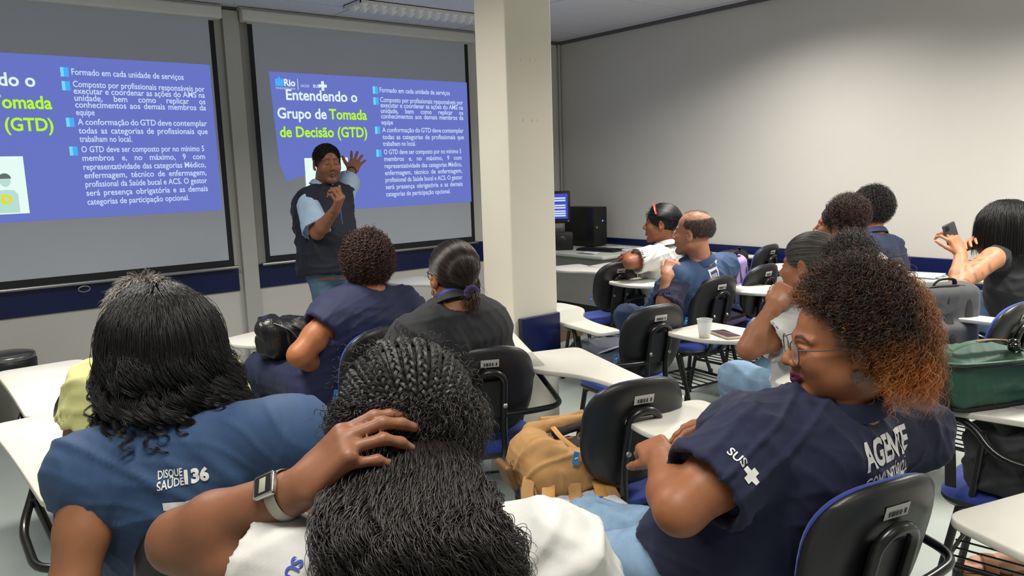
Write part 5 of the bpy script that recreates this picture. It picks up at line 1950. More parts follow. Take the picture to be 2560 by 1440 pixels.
# ------------------------------------------------------------------ balding man in the vest
def person_bald():
    J = dict(H=(3.556, 2.748, 1.115), N=(3.601, 2.731, 0.949), SL=(3.382, 2.713, 0.883), SR=(3.872, 2.762, 0.896), EL=(3.231, 2.699, 0.719), WL=(3.287, 2.716, 0.905), ER=(3.969, 2.863, 0.615), WR=(3.570, 2.797, 0.959),
             PV=(3.62, 2.92, .575), KL=(3.263, 2.985, 0.651), KR=(3.584, 3.049, 0.646), AL=(3.214, 2.913, 0.412), AR=(3.609, 3.040, 0.369))
    wl = np.array(J['WL'])
    p = Person('balding man in a blue vest over a navy polo with his hand at his chin', J, (14, 2, 0), (190, 132, 104), brow=(60, 50, 44), hs=1.06, b=1.10, ar=1.02, vox=.009, hvox=.0045, neck=.058, stubble=(140, 112, 98), belly=.03,
               hands=dict(L=dict(d=np.array((3.388, 2.732, 1.004)) - wl, n=(-.8, -.5, .3), side=-1, curl_deg=(45, 55, 40), s=1.06, thumb=(25, 25))))
    p.shirt(fabric('navy_polo', (34, 36, 62)), inf=.010, sleeve=.80, flare=.022, hem=-.05, seed=81, vox=.009)
    b0 = p.bvh
    a = pick(p.bvh, np.array((3.032, 2.506, 0.906)))
    sus_mark(p, M_PRINTW, a, pick(p.bvh, np.array((3.053, 2.482, 0.869))) - a, np.array((3.054, 2.493, 0.929)) - a, .022)
    p.vest(M_VEST, inf=.022, hem=-.14, seed=82, vox=.009, sh=.04, b=1.14, collar=True)
    R = p.Rt
    x_, y_ = R[:, 0] + .1 * R[:, 2], R[:, 2]
    a = pick(p.bvh, np.array((3.365, 2.516, 0.999)))
    print_on('vest_lettering', 'DISQUE 136', M_PRINTW, p.root, p.loc, p.bvh, a, x_, y_, .03, width=.075, bold=.05)
    q = pick(p.bvh, np.array((3.373, 2.490, 0.904)))
    fr_o = ([(0, 0), (1, 0), (1, 1), (0, 1), (.14, .14), (.86, .14), (.86, .86), (.14, .86)], [(0, 1, 5, 4), (1, 2, 6, 5), (2, 3, 7, 6), (3, 0, 4, 7)])
    print_on('vest_emblem', '', M_PRINTW, p.root, p.loc, p.bvh, q - nrm(y_) * .05, x_, y_, .085, polys=fr_o)
    for i in range(4):
        bar = ([(.22 + .15 * i, .25), (.30 + .15 * i, .25), (.30 + .15 * i, .72), (.22 + .15 * i, .72)], [(0, 1, 2, 3)])
        print_on('vest_emblem', '', M_PRINTW, p.root, p.loc, p.bvh, q - nrm(y_) * .05, x_, y_, .085, polys=bar)
    p.trousers(fabric('dark_denim', (40, 60, 92), .85, var=.14), 1.05)
    p.shoes(M_SHOE, 30)
    # a ring of short hair round a bare crown
    p.hairline = ((0, .12, -.03), (.09, .09, .10), -.06)
    cond = lambda d: (d[:, 2] < .50 + .12 * smooth(-d[:, 1], 0, 1)) & (d[:, 2] > -.62) & (d[:, 1] < .42 - .5 * smooth(-d[:, 2], -.1, .3)) & (np.abs(d[:, 2]) < 1)
    r0, n0, d0 = p.roots(3600, 33, cond, r=(.0785, .0995, .0815), c=(0, -.012, .040))
    P = grow(r0, n0 * .3 - p.Rh[:, 1] * .5, .013, k=6, grav=.8, seed=5, jitter=.2)
    p.strands(P, .0011, hair_mat('short_grey_hair', (58, 52, 48), (96, 90, 84), rough=.5), np.random.default_rng(3).uniform(0, .8, (len(P), 1)) * np.ones((1, 6)))
    cond2 = lambda d: (d[:, 2] > .72) & (d[:, 1] > -.5)
    r0, n0, d0 = p.roots(900, 35, cond2, r=(.0785, .0995, .0815), c=(0, -.012, .040))
    P = grow(r0, n0 * .35 - p.Rh[:, 1] * .7, .020, k=6, grav=.1, seed=6, jitter=.3)
    p.strands(P, .0004, H_GREY, np.zeros((len(P), 6)), name='thin_hair')
    return p

# ------------------------------------------------------------------ woman with the red hairband
def person_white():
    J = dict(H=(4.064, 3.403, 1.114), N=(4.074, 3.366, 0.966), SL=(3.912, 3.354, 0.901), SR=(4.305, 3.401, 0.902), EL=(3.731, 3.394, 0.887), WL=(3.954, 3.582, 0.907), ER=(4.344, 3.474, 0.636), WR=(4.055, 3.743, 0.818),
             PV=(4.26, 3.52, .575), KL=(3.998, 3.692, 0.657), KR=(4.275, 3.789, 0.629))
    p = Person('woman in a white polo with a red hairband and ponytail', J, (30, 0, 0), (146, 92, 64), (150, 84, 78), hs=1.05, b=1.15, ar=1.1, vox=.010, hvox=.0045, belly=.02,
               hands=dict(L=dict(d=(.35, .9, -.1), n=(-.2, -.1, 1), side=-1, curl_deg=(18, 25, 15), s=1.0)))
    p.shirt(M_WHITEC, inf=.014, sleeve=.72, flare=.016, hem=-.16, seed=91, vox=.010, collar=True)
    p.trousers(fabric('dark_trousers', (30, 32, 44)), 1.1)
    p.hair_shell(M_HB, r=(.084, .106, .090), c=(0, -.016, .041), nape=-.05, face=(.09, .08, .10), face_c=(0, .118, -.03))
    cond = None
    r0, n0, d0 = p.roots(1800, 43, cond, r=(.084, .106, .090))
    k = 14
    t = np.linspace(0, 1, k)[None, :, None]
    knot = p.T(0, -.125, -.035)
    dv = d0[:, None] * (1 - t) + nrm(np.array([0, -.9, -.5]))[None, None] * t
    dv /= np.linalg.norm(dv, axis=2)[..., None]
    P = p.T(0, -.016, .041) + (dv * np.array([.087, .109, .093]) * p.hs) @ p.Rh.T
    p.strands(P, .0014, H_BLACK)
    tl = knot + np.random.default_rng(6).normal(size=(500, 3)) * .012
    Q = curl(grow(tl, np.tile(p.Rh @ np.array([0, -.6, -.6]), (500, 1)), .16, k=14, grav=.9, seed=7, jitter=.2), .006, 1.5)
    p.strands(Q, .0016, H_BLACK, name='ponytail')
    MB().tube([Vector(p.T(.088 * math.sin(a), .045 - .035 * (1 - math.cos(a)), .038 + .092 * math.cos(a)) - p.loc) for a in np.linspace(-1.25, 1.25, 17)], .0035, 8, rb=.009).build('hairband', mat('red_hairband', (176, 52, 44), .4), p.root)
    return p

# ------------------------------------------------------------------ woman resting her cheek on her fist
def person_grey():
    J = dict(H=(2.726, 1.556, 1.100), N=(2.735, 1.518, 0.944), SL=(2.569, 1.526, 0.898), SR=(3.056, 1.504, 0.868), EL=(2.361, 1.578, 0.839), WL=(2.472, 1.545, 0.989), ER=(3.027, 1.549, 0.647), WR=(2.909, 1.715, 0.674),
             PV=(2.72, 1.52, .575), KL=(2.624, 1.808, 0.635), KR=(2.948, 1.861, 0.588), AL=(2.836, 1.976, 0.376), AR=(3.063, 1.982, 0.351))
    J['AL'] = (J['AL'][0], J['AL'][1], .10)
    J['AR'] = (J['AR'][0], J['AR'][1], .10)
    wl = np.array(J['WL'])
    p = Person('woman in a white shirt with a greying bun leaning on her fist', J, (2, -4, 4), (158, 104, 74), hs=1.05, b=1.10, ar=1.02, vox=.008, hvox=.0042,
               hands=dict(L=dict(d=np.array((2.550, 1.545, 1.049)) - wl, n=(-.75, -.45, .35), side=-1, curl_deg=(62, 78, 50), s=1.03, thumb=(15, 40))))
    p.shirt(M_WHITEC, inf=.014, sleeve=.62, flare=.022, hem=-.15, seed=101, vox=.008, collar=True)
    a = pick(p.bvh, np.array((2.365, 1.497, 0.969)))
    sus_mark(p, M_PRINTB, a, pick(p.bvh, np.array((2.383, 1.477, 0.943))) - a, np.array((2.375, 1.493, 0.990)) - a, .024)
    p.trousers(M_JEANS, 1.08)
    p.shoes(M_SHOE, 20)
    p.hair_shell(mat('hair_underlayer_slick', (44, 42, 41), .5, var=.35, scale=60, stretch=(1, 6, 6)), r=(.080, .102, .085), c=(0, -.014, .041), nape=-.05, face=(.085, .085, .10), face_c=(0, .120, -.03))
    rg = np.random.default_rng(4)
    cond = None
    r0, n0, d0 = p.roots(3200, 53, cond, r=(.081, .103, .086))
    k = 20
    t = np.linspace(0, 1, k)[None, :, None]
    dv = d0[:, None] * (1 - t) + nrm(np.array([0, -.95, .05]))[None, None] * t
    dv /= np.linalg.norm(dv, axis=2)[..., None]
    P = p.T(0, -.014, .041) + (dv * np.array([.083, .105, .088]) * p.hs) @ p.Rh.T + rg.normal(size=(len(P := dv), 1, 3)) * .001
    p.strands(P, .0008, H_GREY, rg.uniform(0, 1, (len(P), 1)) ** .6 * np.ones((1, k)))
    c = p.T(0, -.155, .045)
    d = scalp_points(900, 3, lambda d: d[:, 2] > -2)
    r1 = c + (d * np.array([.075, .055, .060])) @ p.Rh.T
    Q = curl(grow(r1, d @ p.Rh.T, .05, k=22, grav=.15, seed=9, jitter=.5), .006, 3, seed=3, ramp=.2)
    p.strands(Q, .0009, hair_mat('dark_puff', (46, 40, 36), (70, 60, 52)), np.random.default_rng(1).uniform(0, 1, (len(Q), 1)) * np.ones((1, 22)), name='bun')
    f = Form().ell(c, (.080, .062, .066), p.Rh)
    V, F = f.mesh(.006, 1)
    quad_obj('bun_base', V, F, M_HBR, p.root, None, p.loc)
    return p

# ------------------------------------------------------------------ woman with curly updo, young man, woman with the phone
def person_curl():
    J = dict(H=(4.115, 2.195, 1.130), N=(4.131, 2.155, 0.989), SL=(3.941, 2.166, 0.923), SR=(4.390, 2.126, 0.914), EL=(3.801, 2.178, 0.741), WL=(3.85, 2.40, .80), ER=(4.428, 2.111, 0.665), WR=(4.05, 2.45, .78),
             PV=(4.06, 2.08, .575), KL=(3.85, 2.52, .55), KR=(4.05, 2.55, .55))
    p = Person('woman in a white shirt with a dark curly updo', J, (14, 4, 0), (150, 98, 70), (150, 84, 76), hs=1.05, b=1.1, ar=1.05, vox=.010, hvox=.0045)
    p.shirt(M_WHITEC, inf=.014, sleeve=.6, flare=.018, seed=111, vox=.010, collar=True)
    p.trousers(M_JEAN2)
    p.hair_shell(M_HBR, r=(.083, .104, .088), c=(0, -.016, .043), nape=-.06, face=(.085, .085, .10), face_c=(0, .120, -.025),
                 extra=lambda f: f.ell(p.T(0, -.05, .085), (.080, .085, .075), p.Rh, .03), freq=120)
    cond = None
    r0, n0, d0 = p.roots(700, 63, cond)
    dd = scalp_points(1500, 5, lambda d: d[:, 2] > -.4)
    r1 = p.T(0, -.05, .085) + (dd * np.array([.078, .083, .073])) @ p.Rh.T
    Rr = np.concatenate([r0, r1])
    Dd = np.concatenate([n0 * .3 - p.Rh[:, 1], dd @ p.Rh.T])
    Q = curl(grow(Rr, Dd, .045, k=20, grav=.12, seed=9, jitter=.5), .006, 3, seed=3, ramp=.2)
    p.strands(Q, .0013, H_BROWN, np.random.default_rng(1).uniform(0, .6, (len(Q), 1)) * np.ones((1, 20)))
    return p

def person_boy():
    J = dict(H=(4.968, 2.424, 1.170), N=(4.947, 2.387, 1.023), SL=(4.734, 2.377, 0.956), SR=(5.143, 2.367, 0.937), EL=(4.702, 2.426, 0.747), WL=(4.75, 2.85, .8), ER=(5.214, 2.333, 0.724), WR=(5.0, 2.9, .78),
             PV=(4.97, 2.42, .575), KL=(4.85, 2.9, .55), KR=(5.05, 2.9, .55))
    p = Person('young man with dark wavy hair in a dark blue shirt', J, (-12, 0, 0), (176, 118, 92), hs=1.04, b=1.0, ar=1.0, vox=.010, hvox=.005, eyes=False)
    p.shirt(fabric('dark_blue_shirt', (48, 58, 86)), inf=.014, sleeve=.8, seed=121, vox=.010, collar=True)
    p.trousers(M_JEAN2)
    p.hair_shell(M_HB, r=(.088, .108, .094), c=(0, -.014, .046), nape=-.06, face=(.075, .08, .10), face_c=(0, .115, -.025))
    cond = None
    r0, n0, d0 = p.roots(2600, 73, cond, r=(.086, .106, .092), c=(0, -.014, .046))
    Q = curl(grow(r0, n0 + p.Rh[:, 1] * .2, .05, k=14, grav=.6, seed=9, jitter=.3, **p.ellipsoid((.088, .108, .094), (0, -.014, .046))), .005, 1.2, seed=3)
    p.strands(Q, .0010, hair_mat('dark_wavy_hair', (28, 22, 20)))
    return p

def person_phone():
    J = dict(H=(4.783, 1.587, 1.111), N=(4.817, 1.554, 0.946), SL=(4.600, 1.574, 0.954), SR=(5.128, 1.492, 0.921), EL=(4.365, 1.649, 0.833), WL=(4.502, 1.698, 0.984), ER=(5.128, 1.622, 0.722), WR=(4.782, 1.710, 1.003),
             PV=(4.96, 1.56, .575), KL=(4.728, 1.937, 0.680), KR=(5.042, 1.937, 0.647))
    wl, wr = np.array(J['WL']), np.array(J['WR'])
    def tattoo(V, c):
        E, S = np.array(J['EL']), np.array(J['SL'])
        ax = nrm(E - S)
        q = V - S
        t = q @ ax
        r = q - np.outer(t, ax)
        ok = (t > .02) & (t < np.linalg.norm(E - S) + .02) & (np.linalg.norm(r, axis=1) < .08)
        u = t * 60
        v = r @ nrm(np.cross(ax, (0, 0, 1))) * 75
        pat = np.abs(np.sin(u + 2.2 * np.sin(v * 1.3))) * np.abs(np.cos(v - 1.4 * np.sin(u * .8)))
        w = ok * smooth(pat, .60, .85) * .42
        return c * (1 - w[:, None]) + np.array(lin((62, 58, 60))[:3]) * w[:, None]
    p = Person('woman with straight black hair, a tattooed arm and a phone', J, (6, -16, 0), (190, 132, 100), (170, 90, 90), hs=1.04, b=1.05, ar=1.14, vox=.007, hvox=.005, tone=tattoo,
               hands=dict(L=dict(d=np.array((4.492, 1.734, 1.057)) - wl, n=(-.3, -.9, .1), side=-1, curl_deg=(35, 45, 30), s=1.0, thumb=(28, 25)),
                          R=dict(d=np.array((4.626, 1.743, 1.063)) - wr, n=(.3, .5, .7), side=1, curl_deg=(30, 30, 20), s=1.0, thumb=(30, 20))))
    p.vest(fabric('black_top', (34, 35, 40)), name='top', inf=.010, hem=-.12, seed=131, vox=.009, sh=-.22, open_neck=.012)
    p.trousers(M_JEAN2, 1.0)
    p.hair_shell(M_HB, r=(.086, .106, .092), c=(0, -.014, .042), nape=-.16, face=(.075, .08, .15), face_c=(0, .108, -.06),
                 extra=lambda f: f.cap(p.T(0, -.04, .02), p.T(0, -.075, -.15), .085, .09, .05, sq=(p.Rh[:, 1], .7)))
    cond = lambda d: ~((d[:, 1] > .45) & (d[:, 2] < .55)) & (d[:, 2] > -.3)
    r0, n0, d0 = p.roots(3800, 83, cond, r=(.086, .106, .092))
    Q = grow(r0, n0 * .6 + np.sign(d0[:, :1]) * p.Rh[:, 0] * .4, .24, k=18, grav=1.2, stiff=.6, seed=9, jitter=.05, push=.004, **p.ellipsoid((.090, .11, .094)))
    p.strands(Q, .0008, H_BLACK)
    return p
PEOPLE = [person_navy(), person_bun(), person_presenter(), person_bald(), person_white(), person_grey(), person_curl(), person_boy(), person_phone()]

# ------------------------------------------------------------------ bags
def Rz(a):
    return rot(a)
def soft_obj(name, form, vox, m, parent, local, amp=.004, freq=30, seed=1, smooth_=2):
    V, F = form.mesh(vox, smooth_)
    if amp:
        V = V + vnormals(V, F) * wrinkle(seed, amp, freq)(V)[:, None]
    return quad_obj(name, V, F, m, parent, None, local)
def strap(name, pts, m, parent, local, w=.016, th=.003, up=(0, 0, 1), n=8):
    P = [Vector(q) - Vector(local) for q in arc(pts, n)]
    return MB().tube(P, th, 8, rb=w, up=up).build(name, m, parent)

def bag(name, loc, label, cat='bag'):
    r = empty(name, loc)
    return tag(r, label, cat), np.array(loc, float)

M_TAN = fabric('tan_canvas', (176, 134, 82), .8, var=.12, scale=20)
M_TANL = mat('tan_leather', (190, 138, 66), .5, var=.1, scale=30)
M_LINING = mat('dark_lining', (26, 24, 26), .8)
M_BRASS = mat('brass', (190, 170, 120), .3, metal=.9)

# tan backpack lying open on the empty chair
r, L0 = bag('backpack', (1.63, 1.75, .486), 'tan canvas backpack lying open on the empty chair before the copper-haired woman', 'backpack')
R = Rz(-16)
T = lambda x, y, z: L0 + R @ np.array([x, y, z])
f = Form()
f.box(T(.0, .0, .065), (.17, .125, .065), R, .055, .03)
f.ell(T(-.115, .03, .105), (.075, .11, .085), R, .04)
f.ell(T(.13, -.06, .06), (.075, .075, .06), R, .04)
f.cap(T(-.10, -.05, .15), T(.02, -.095, .105), .030, .026, .03)
f.cap(T(.02, -.095, .105), T(.17, -.065, .125), .026, .020, .03)
f.cap(T(-.09, .10, .175), T(.05, .115, .165), .022, .020, .03)
f.cap(T(.05, .115, .165), T(.18, .10, .185), .020, .018, .03)
f.ell(T(.085, .02, .165), (.125, .072, .075), R, .015, sub=True)
f.half(L0 + np.array([0, 0, .004]), (0, 0, -1), .01)
soft_obj('body', f, .006, M_TAN, r, L0, .005, 34, 5)
f = Form().ell(T(.085, .02, .105), (.122, .074, .035), R, .01).cap(T(.0, .085, .15), T(.16, .075, .165), .014, .012, .01)
soft_obj('lining', f, .006, M_LINING, r, L0, .003, 50, 4)
f = Form().ell(T(.12, -.03, .115), (.055, .03, .03), R, .01)
soft_obj('inner_pocket', f, .006, mat('brown_lining', (88, 72, 62), .8), r, L0, .006, 70, 2)
strap('zip_trim', [T(-.035, .045, .185), T(-.03, -.01, .165), T(.0, -.055, .135)], M_TANL, r, L0, .010, .004)
strap('zip_trim', [T(.01, -.045, .135), T(.06, -.05, .118), T(.11, -.045, .118), T(.115, -.025, .125)], M_TANL, r, L0, .007, .004)
strap('flap_edge', [T(-.04, .135, .185), T(.05, .14, .178), T(.12, .125, .19)], M_TAN, r, L0, .012, .010)
for i, (a, b, c) in enumerate((((-.165, -.05, .085), (-.195, -.095, .05), (-.205, -.13, .008)), ((-.13, -.11, .07), (-.15, -.15, .035), (-.155, -.185, .008)), ((-.05, -.125, .06), (-.065, -.165, .025), (-.07, -.20, .008)), ((.03, -.13, .055), (.02, -.175, .025), (.0, -.22, .004)), ((.06, -.13, .05), (.06, -.18, .02), (.05, -.225, .004)))):
    strap('strap', [T(*a), T(*b), T(*c)], M_TANL if i % 2 else M_TAN, r, L0, .020, .003, up=(.2, .3, .9))
strap('cord', [T(-.16, -.06, .07), T(-.17, -.12, .03), T(-.15, -.17, .01)], M_TAN, r, L0, .004, .004)
f = Form().box(T(-.20, .05, .055), (.012, .05, .045), R @ rot(roll=-20), .01)
soft_obj('side_tab', f, .006, mat('brown_leather', (120, 86, 52), .5, var=.15, scale=30), r, L0, 0)
for q in ((-.19, .02, .10), (-.10, -.095, .055), (.03, -.02, .165)):
    MB().tube([Vector(T(q[0] + .010 * math.cos(a), q[1], q[2] + .010 * math.sin(a)) - L0) for a in np.linspace(0, 6.28, 15)[:-1]], .002, 6, closed=True).build('buckle', M_BRASS, r)

# pale jacket folded under the tan backpack
r, L0 = bag('folded_cloth', (1.50, 1.60, .486), 'white cloth with blue stripes folded under the tan backpack', 'cloth')
f = Form()
for i, z in enumerate((.006, .016)):
    f.box(L0 + R @ np.array([.02 * i, -.015 * i, z]), (.13, .09, .008), R, .007, .004)
soft_obj('folds', f, .005, fabric('white_blue_cloth', (212, 216, 222)), r, L0, .002, 50, 3)
for i in range(2):
    strap('stripe', [L0 + R @ np.array([-.10, -.06 + .03 * i, .0265]), L0 + R @ np.array([.0, -.05 + .03 * i, .0275]), L0 + R @ np.array([.10, -.03 + .03 * i, .0265])], mat('blue_stripe', (76, 112, 190), .7), r, L0, .004, .002)

# black leather purse on the lap
r, L0 = bag('purse', (1.332, 3.309, 0.783), 'black leather purse with a zip on the lap of the curly-haired woman', 'purse')
R = Rz(25)
T = lambda x, y, z: L0 + R @ np.array([x, y, z])
M_LEA = mat('black_leather', (20, 20, 22), .3, var=.1, scale=20, bump=.25, bscale=160, coat=.2)
f = Form()
f.box(T(.0, .0, .0), (.115, .075, .085), R @ rot(roll=8), .05, .03)
f.ell(T(-.07, .0, .07), (.06, .05, .05), R, .03)
f.ell(T(.06, 0, .055), (.09, .06, .04), R, .03)
soft_obj('body', f, .006, M_LEA, r, L0, .006, 34, 9)
strap('zip', [T(-.10, -.05, .095), T(-.03, -.075, .05), T(.02, -.085, -.02), T(.05, -.08, -.08)], M_METAL, r, L0, .003, .003)
strap('handle', [T(.045, -.085, -.07), T(.035, -.09, -.12), T(.0, -.08, -.17)], M_LEA, r, L0, .012, .003, up=(1, 0, 0))
for z in (-.10, -.13):
    MB().tube([Vector(T(.035 + .009 * math.cos(a), -.094, z + .012 * math.sin(a)) - L0) for a in np.linspace(0, 6.28, 13)[:-1]], .0018, 6, closed=True).build('ring', M_METAL, r)

def backpack(name, loc, yaw, size, m, label, m2=None, handle=True, seed=1, tilt=0, vox=.009, panels=True):
    w, d, h = size
    r, L0 = bag(name, loc, label, 'backpack')
    R = Rz(yaw) @ rot(pitch=tilt)
    T = lambda x, y, z: L0 + R @ np.array([x, y, z])
    f = Form().box(T(0, 0, h / 2), (w / 2, d / 2, h / 2), R, min(w, d) * .32, .02)
    f.box(T(0, -d / 2, h * .32), (w * .38, d * .22, h * .26), R, .03, .03)
    soft_obj('body', f, vox, m, r, L0, .0025, 22, seed)
    m2 = m2 or M_BLACK
    if panels:
        for sx in (-1, 0, 1):
            strap('webbing', [T(sx * w * .28, -d / 2 - .003 - (d * .21 if sx == 0 else .0), h * .12), T(sx * w * .28, -d / 2 - .001 - (d * .2 if sx == 0 else .0), h * .45), T(sx * w * .28, -d / 2 - .001, h * .66), T(sx * w * .28, -d * .47, h * .88)], m2, r, L0, w * .055, .004, up=tuple(R[:, 1]))
    if handle:
        strap('handle', [T(-w * .16, -d * .2, h * .96), T(-w * .1, -d * .32, h * 1.06), T(w * .1, -d * .32, h * 1.06), T(w * .16, -d * .2, h * .96)], m2, r, L0, .010, .005, up=tuple(R[:, 2]))
    strap('zip', [T(-w * .47, -d * .3, h * .55), T(-w * .42, -d * .3, h * .92), T(0, -d * .34, h * 1.0), T(w * .42, -d * .3, h * .92), T(w * .47, -d * .3, h * .55)], m2, r, L0, .006, .003)
    for sx in (-1, 1):
        strap('shoulder_strap', [T(sx * w * .2, d * .5, h * .92), T(sx * w * .3, d * .5 + .04, h * .6), T(sx * w * .35, d * .5, h * .12)], m2, r, L0, .022, .006, up=tuple(R[:, 0]))
    return r
M_GREYB = fabric('grey_backpack_cloth', (72, 74, 76), .8, var=.1)
backpack('backpack', (3.84, 1.54, .486), -30, (.38, .16, .42), M_GREYB, 'charcoal grey backpack standing on a chair near the woman with the phone', mat('dark_webbing', (36, 37, 40), .7), seed=4, vox=.008)
backpack('backpack', (4.16, 2.92, .486), 10, (.30, .18, .43), fabric('lilac_cloth', (168, 142, 190), .85), 'lilac backpack leaning on the chair behind the balding man', mat('dark_violet', (58, 48, 72), .7), seed=5, tilt=-4)
backpack('backpack', (5.22, 3.66, .486), 5, (.30, .18, .33), fabric('black_bag_cloth', (22, 22, 25), .8), 'black bag on the chair by the bare wall', seed=6)
# dark backpack lying on the seat beside the pillar
r, L0 = bag('backpack', (2.78, 2.62, .486), 'dark grey backpack lying flat on the chair seat beside the pillar', 'backpack')
R = Rz(-14)
T = lambda x, y, z: L0 + R @ np.array([x, y, z])
f = Form().ell(T(0, .02, .08), (.20, .17, .08), R, .03).ell(T(-.10, .08, .085), (.11, .12, .07), R, .04)
f.half(L0 + np.array([0, 0, .003]), (0, 0, -1), .01)
soft_obj('body', f, .008, fabric('slate_cloth', (62, 68, 82), .7, var=.15), r, L0, .010, 30, 8)
strap('strap', [T(-.18, .0, .09), T(-.08, -.08, .14), T(.06, -.06, .15)], mat('grey_mesh', (130, 138, 146), .7), r, L0, .02, .005)
strap('zip', [T(-.15, .12, .14), T(-.02, .10, .165), T(.12, .06, .15)], M_BLACK, r, L0, .005, .003)

# green insulated bag on the writing tablet
r, L0 = bag('green_bag', (2.565, .905, .754), 'green zipped bag with black straps standing on a writing tablet')
r.scale = (1, 1, .80)
R = Rz(-24)
T = lambda x, y, z: L0 + R @ np.array([x, y, z])
M_GRN = fabric('green_nylon', (38, 80, 64), .6, var=.08)
M_GRNL = fabric('green_trim', (60, 108, 84), .6)
M_WEB = mat('black_webbing', (24, 24, 26), .7, bump=.3, bscale=500)
f = Form().box(T(0, 0, .095), (.165, .105, .095), R, .035, .02)
f.ell(T(-.02, 0, .18), (.14, .085, .03), R, .03)
soft_obj('body', f, .006, M_GRN, r, L0, .004, 30, 12)
MB().slab(rounded_outline([(-.163, -.105), (.163, -.105), (.163, .105), (-.163, .105)], .03, 4), .0, .014, .003, M=Matrix(np.vstack([np.column_stack([R, np.zeros(3)]), [0, 0, 0, 1]]).tolist())).build('base', M_WEB, r)
strap('zip', [T(-.168, -.06, .165), T(-.15, -.105, .172), T(.0, -.118, .170), T(.13, -.112, .166)], M_WEB, r, L0, .009, .004)
strap('piping', [T(-.168, -.06, .178), T(-.15, -.108, .186), T(.0, -.118, .184), T(.165, -.105, .178)], M_GRNL, r, L0, .006, .004)
strap('handle', [T(-.13, -.03, .215), T(-.08, -.05, .245), T(.02, -.06, .245), T(.09, -.07, .20)], M_GRNL, r, L0, .016, .004)
strap('orange_edge', [T(-.07, -.062, .252), T(-.02, -.070, .254), T(.03, -.074, .248)], mat('orange_thread', (206, 120, 70), .7), r, L0, .003, .002)
k_ = MB()
for q in ((.035, -.095, .225), (.055, -.075, .235)):
    k_.lathe([(.004, -.016), (.015, -.010), (.018, 0), (.015, .010), (.004, .016)], 14, center=tuple(T(*q) - L0))
k_.build('key_charm', mat('glossy_black', (10, 10, 12), .08), r)
MB().tube([Vector(T(.06 + .012 * math.cos(a), -.08, .212 + .012 * math.sin(a)) - L0) for a in np.linspace(0, 6.28, 17)[:-1]], .002, 6, closed=True).build('key_ring', M_METAL, r)
strap('side_strap', [T(-.172, -.02, .17), T(-.178, -.06, .05), T(-.176, -.09, -.12), T(-.174, -.10, -.28)], M_WEB, r, L0, .016, .003, up=(1, 0, 0))
strap('shoulder_strap', [T(.165, -.09, .17), T(.178, -.115, .05), T(.15, -.13, -.10), T(.08, -.15, -.22)], M_WEB, r, L0, .018, .003, up=(1, 0, 0))
MB().slab(rounded_outline([(-.02, -.014), (.02, -.014), (.02, .014), (-.02, .014)], .005, 3), 0, .008, .002, M=frame(Vector(T(.135, -.110, .165) - L0), R[:, 0], R[:, 2])).build('buckle', mat('grey_buckle', (110, 112, 114), .35, metal=.6), r)

# dark tote on the seat under it
r, L0 = bag('tote_bag', (2.60, .79, .486), 'dark tote bag with a stiff strap on the blue seat under the green bag')
R = Rz(-10)
T = lambda x, y, z: L0 + R @ np.array([x, y, z])
f = Form().box(T(.03, 0, .11), (.165, .10, .11), R, .04, .02)
f.ell(T(-.05, -.02, .20), (.07, .05, .05), R, .02, sub=True)
f.half(L0 + np.array([0, 0, .004]), (0, 0, -1), .01)
soft_obj('body', f, .007, fabric('charcoal_cloth', (44, 45, 50), .75), r, L0, .006, 28, 14)
strap('strap', [T(-.13, -.09, .17), T(-.14, -.11, .08), T(-.07, -.125, .035), T(.02, -.115, .06), T(.06, -.11, .15)], M_WEB, r, L0, .014, .003)
strap('orange_zip', [T(.08, -.108, .12), T(.10, -.110, .10), T(.12, -.110, .085)], mat('orange_zip', (200, 80, 40), .6), r, L0, .003, .003)
strap('red_label', [T(-.075, -.075, .195), T(-.072, -.08, .185)], mat('red_label', (180, 44, 40), .6), r, L0, .008, .002)
MB().slab(rounded_outline([(-.012, -.009), (.012, -.009), (.012, .009), (-.012, .009)], .003, 2), 0, .005, .001, M=frame(Vector(T(.0, -.128, .045) - L0), R[:, 0], R[:, 2])).build('buckle', M_BLACK, r)

# ------------------------------------------------------------------ small things on the tablets
c = empty('plastic_cup', (2.725, 2.045, .753))
tag(c, 'translucent plastic cup with a little drink beside the phone', 'cup')
M_CUP = mat('translucent_plastic', (236, 238, 238), .35, var=.02, alpha=.42)
cp = MB()
n = 36
prof = [(.0235, 0), (.0240, .002), (.0300, .050), (.0330, .078), (.0345, .0785), (.0352, .080), (.0345, .0815), (.0326, .0805), (.0292, .050), (.0232, .003)]
for (rr, z) in prof:
    cp.V += [(rr * math.cos(2 * math.pi * j / n), rr * math.sin(2 * math.pi * j / n), z) for j in range(n)]
for i in range(len(prof) - 1):
    for j in range(n):
        a, b = i * n + j, i * n + (j + 1) % n
        cp.F.append((a, b, b + n, a + n))
cp.F.append(tuple(reversed(range(n))))
cp.build('cup_wall', M_CUP, c)
MB().lathe([(.0228, .003), (.0236, .010), (.001, .0102)], 30).build('drink', mat('pale_juice', (222, 206, 150), .2), c)
ph = empty('smartphone', (2.815, 2.00, .753), math.radians(-24))
tag(ph, 'phone in a beige case lying face up beside the plastic cup', 'phone')
MB().slab(rounded_outline([(-.039, -.080), (.039, -.080), (.039, .080), (-.039, .080)], .010, 5), 0, .010, .003).build('case', mat('beige_case', (196, 176, 146), .5), ph)
MB().slab(rounded_outline([(-.035, -.076), (.035, -.076), (.035, .076), (-.035, .076)], .008, 5), .0098, .0106, .0003).build('screen', mat('dark_screen', (88, 66, 76), .08, var=.1), ph)
pp = PEOPLE[-1]
wl = pp.J['WL']
q = np.array((4.508, 1.749, 1.068))
hp = empty('smartphone', tuple(q))
tag(hp, 'dark phone held up in the tattooed woman\'s hands', 'phone')
Mh = frame((0, 0, 0), (.75, -.45, .35), (-.35, .20, .85))
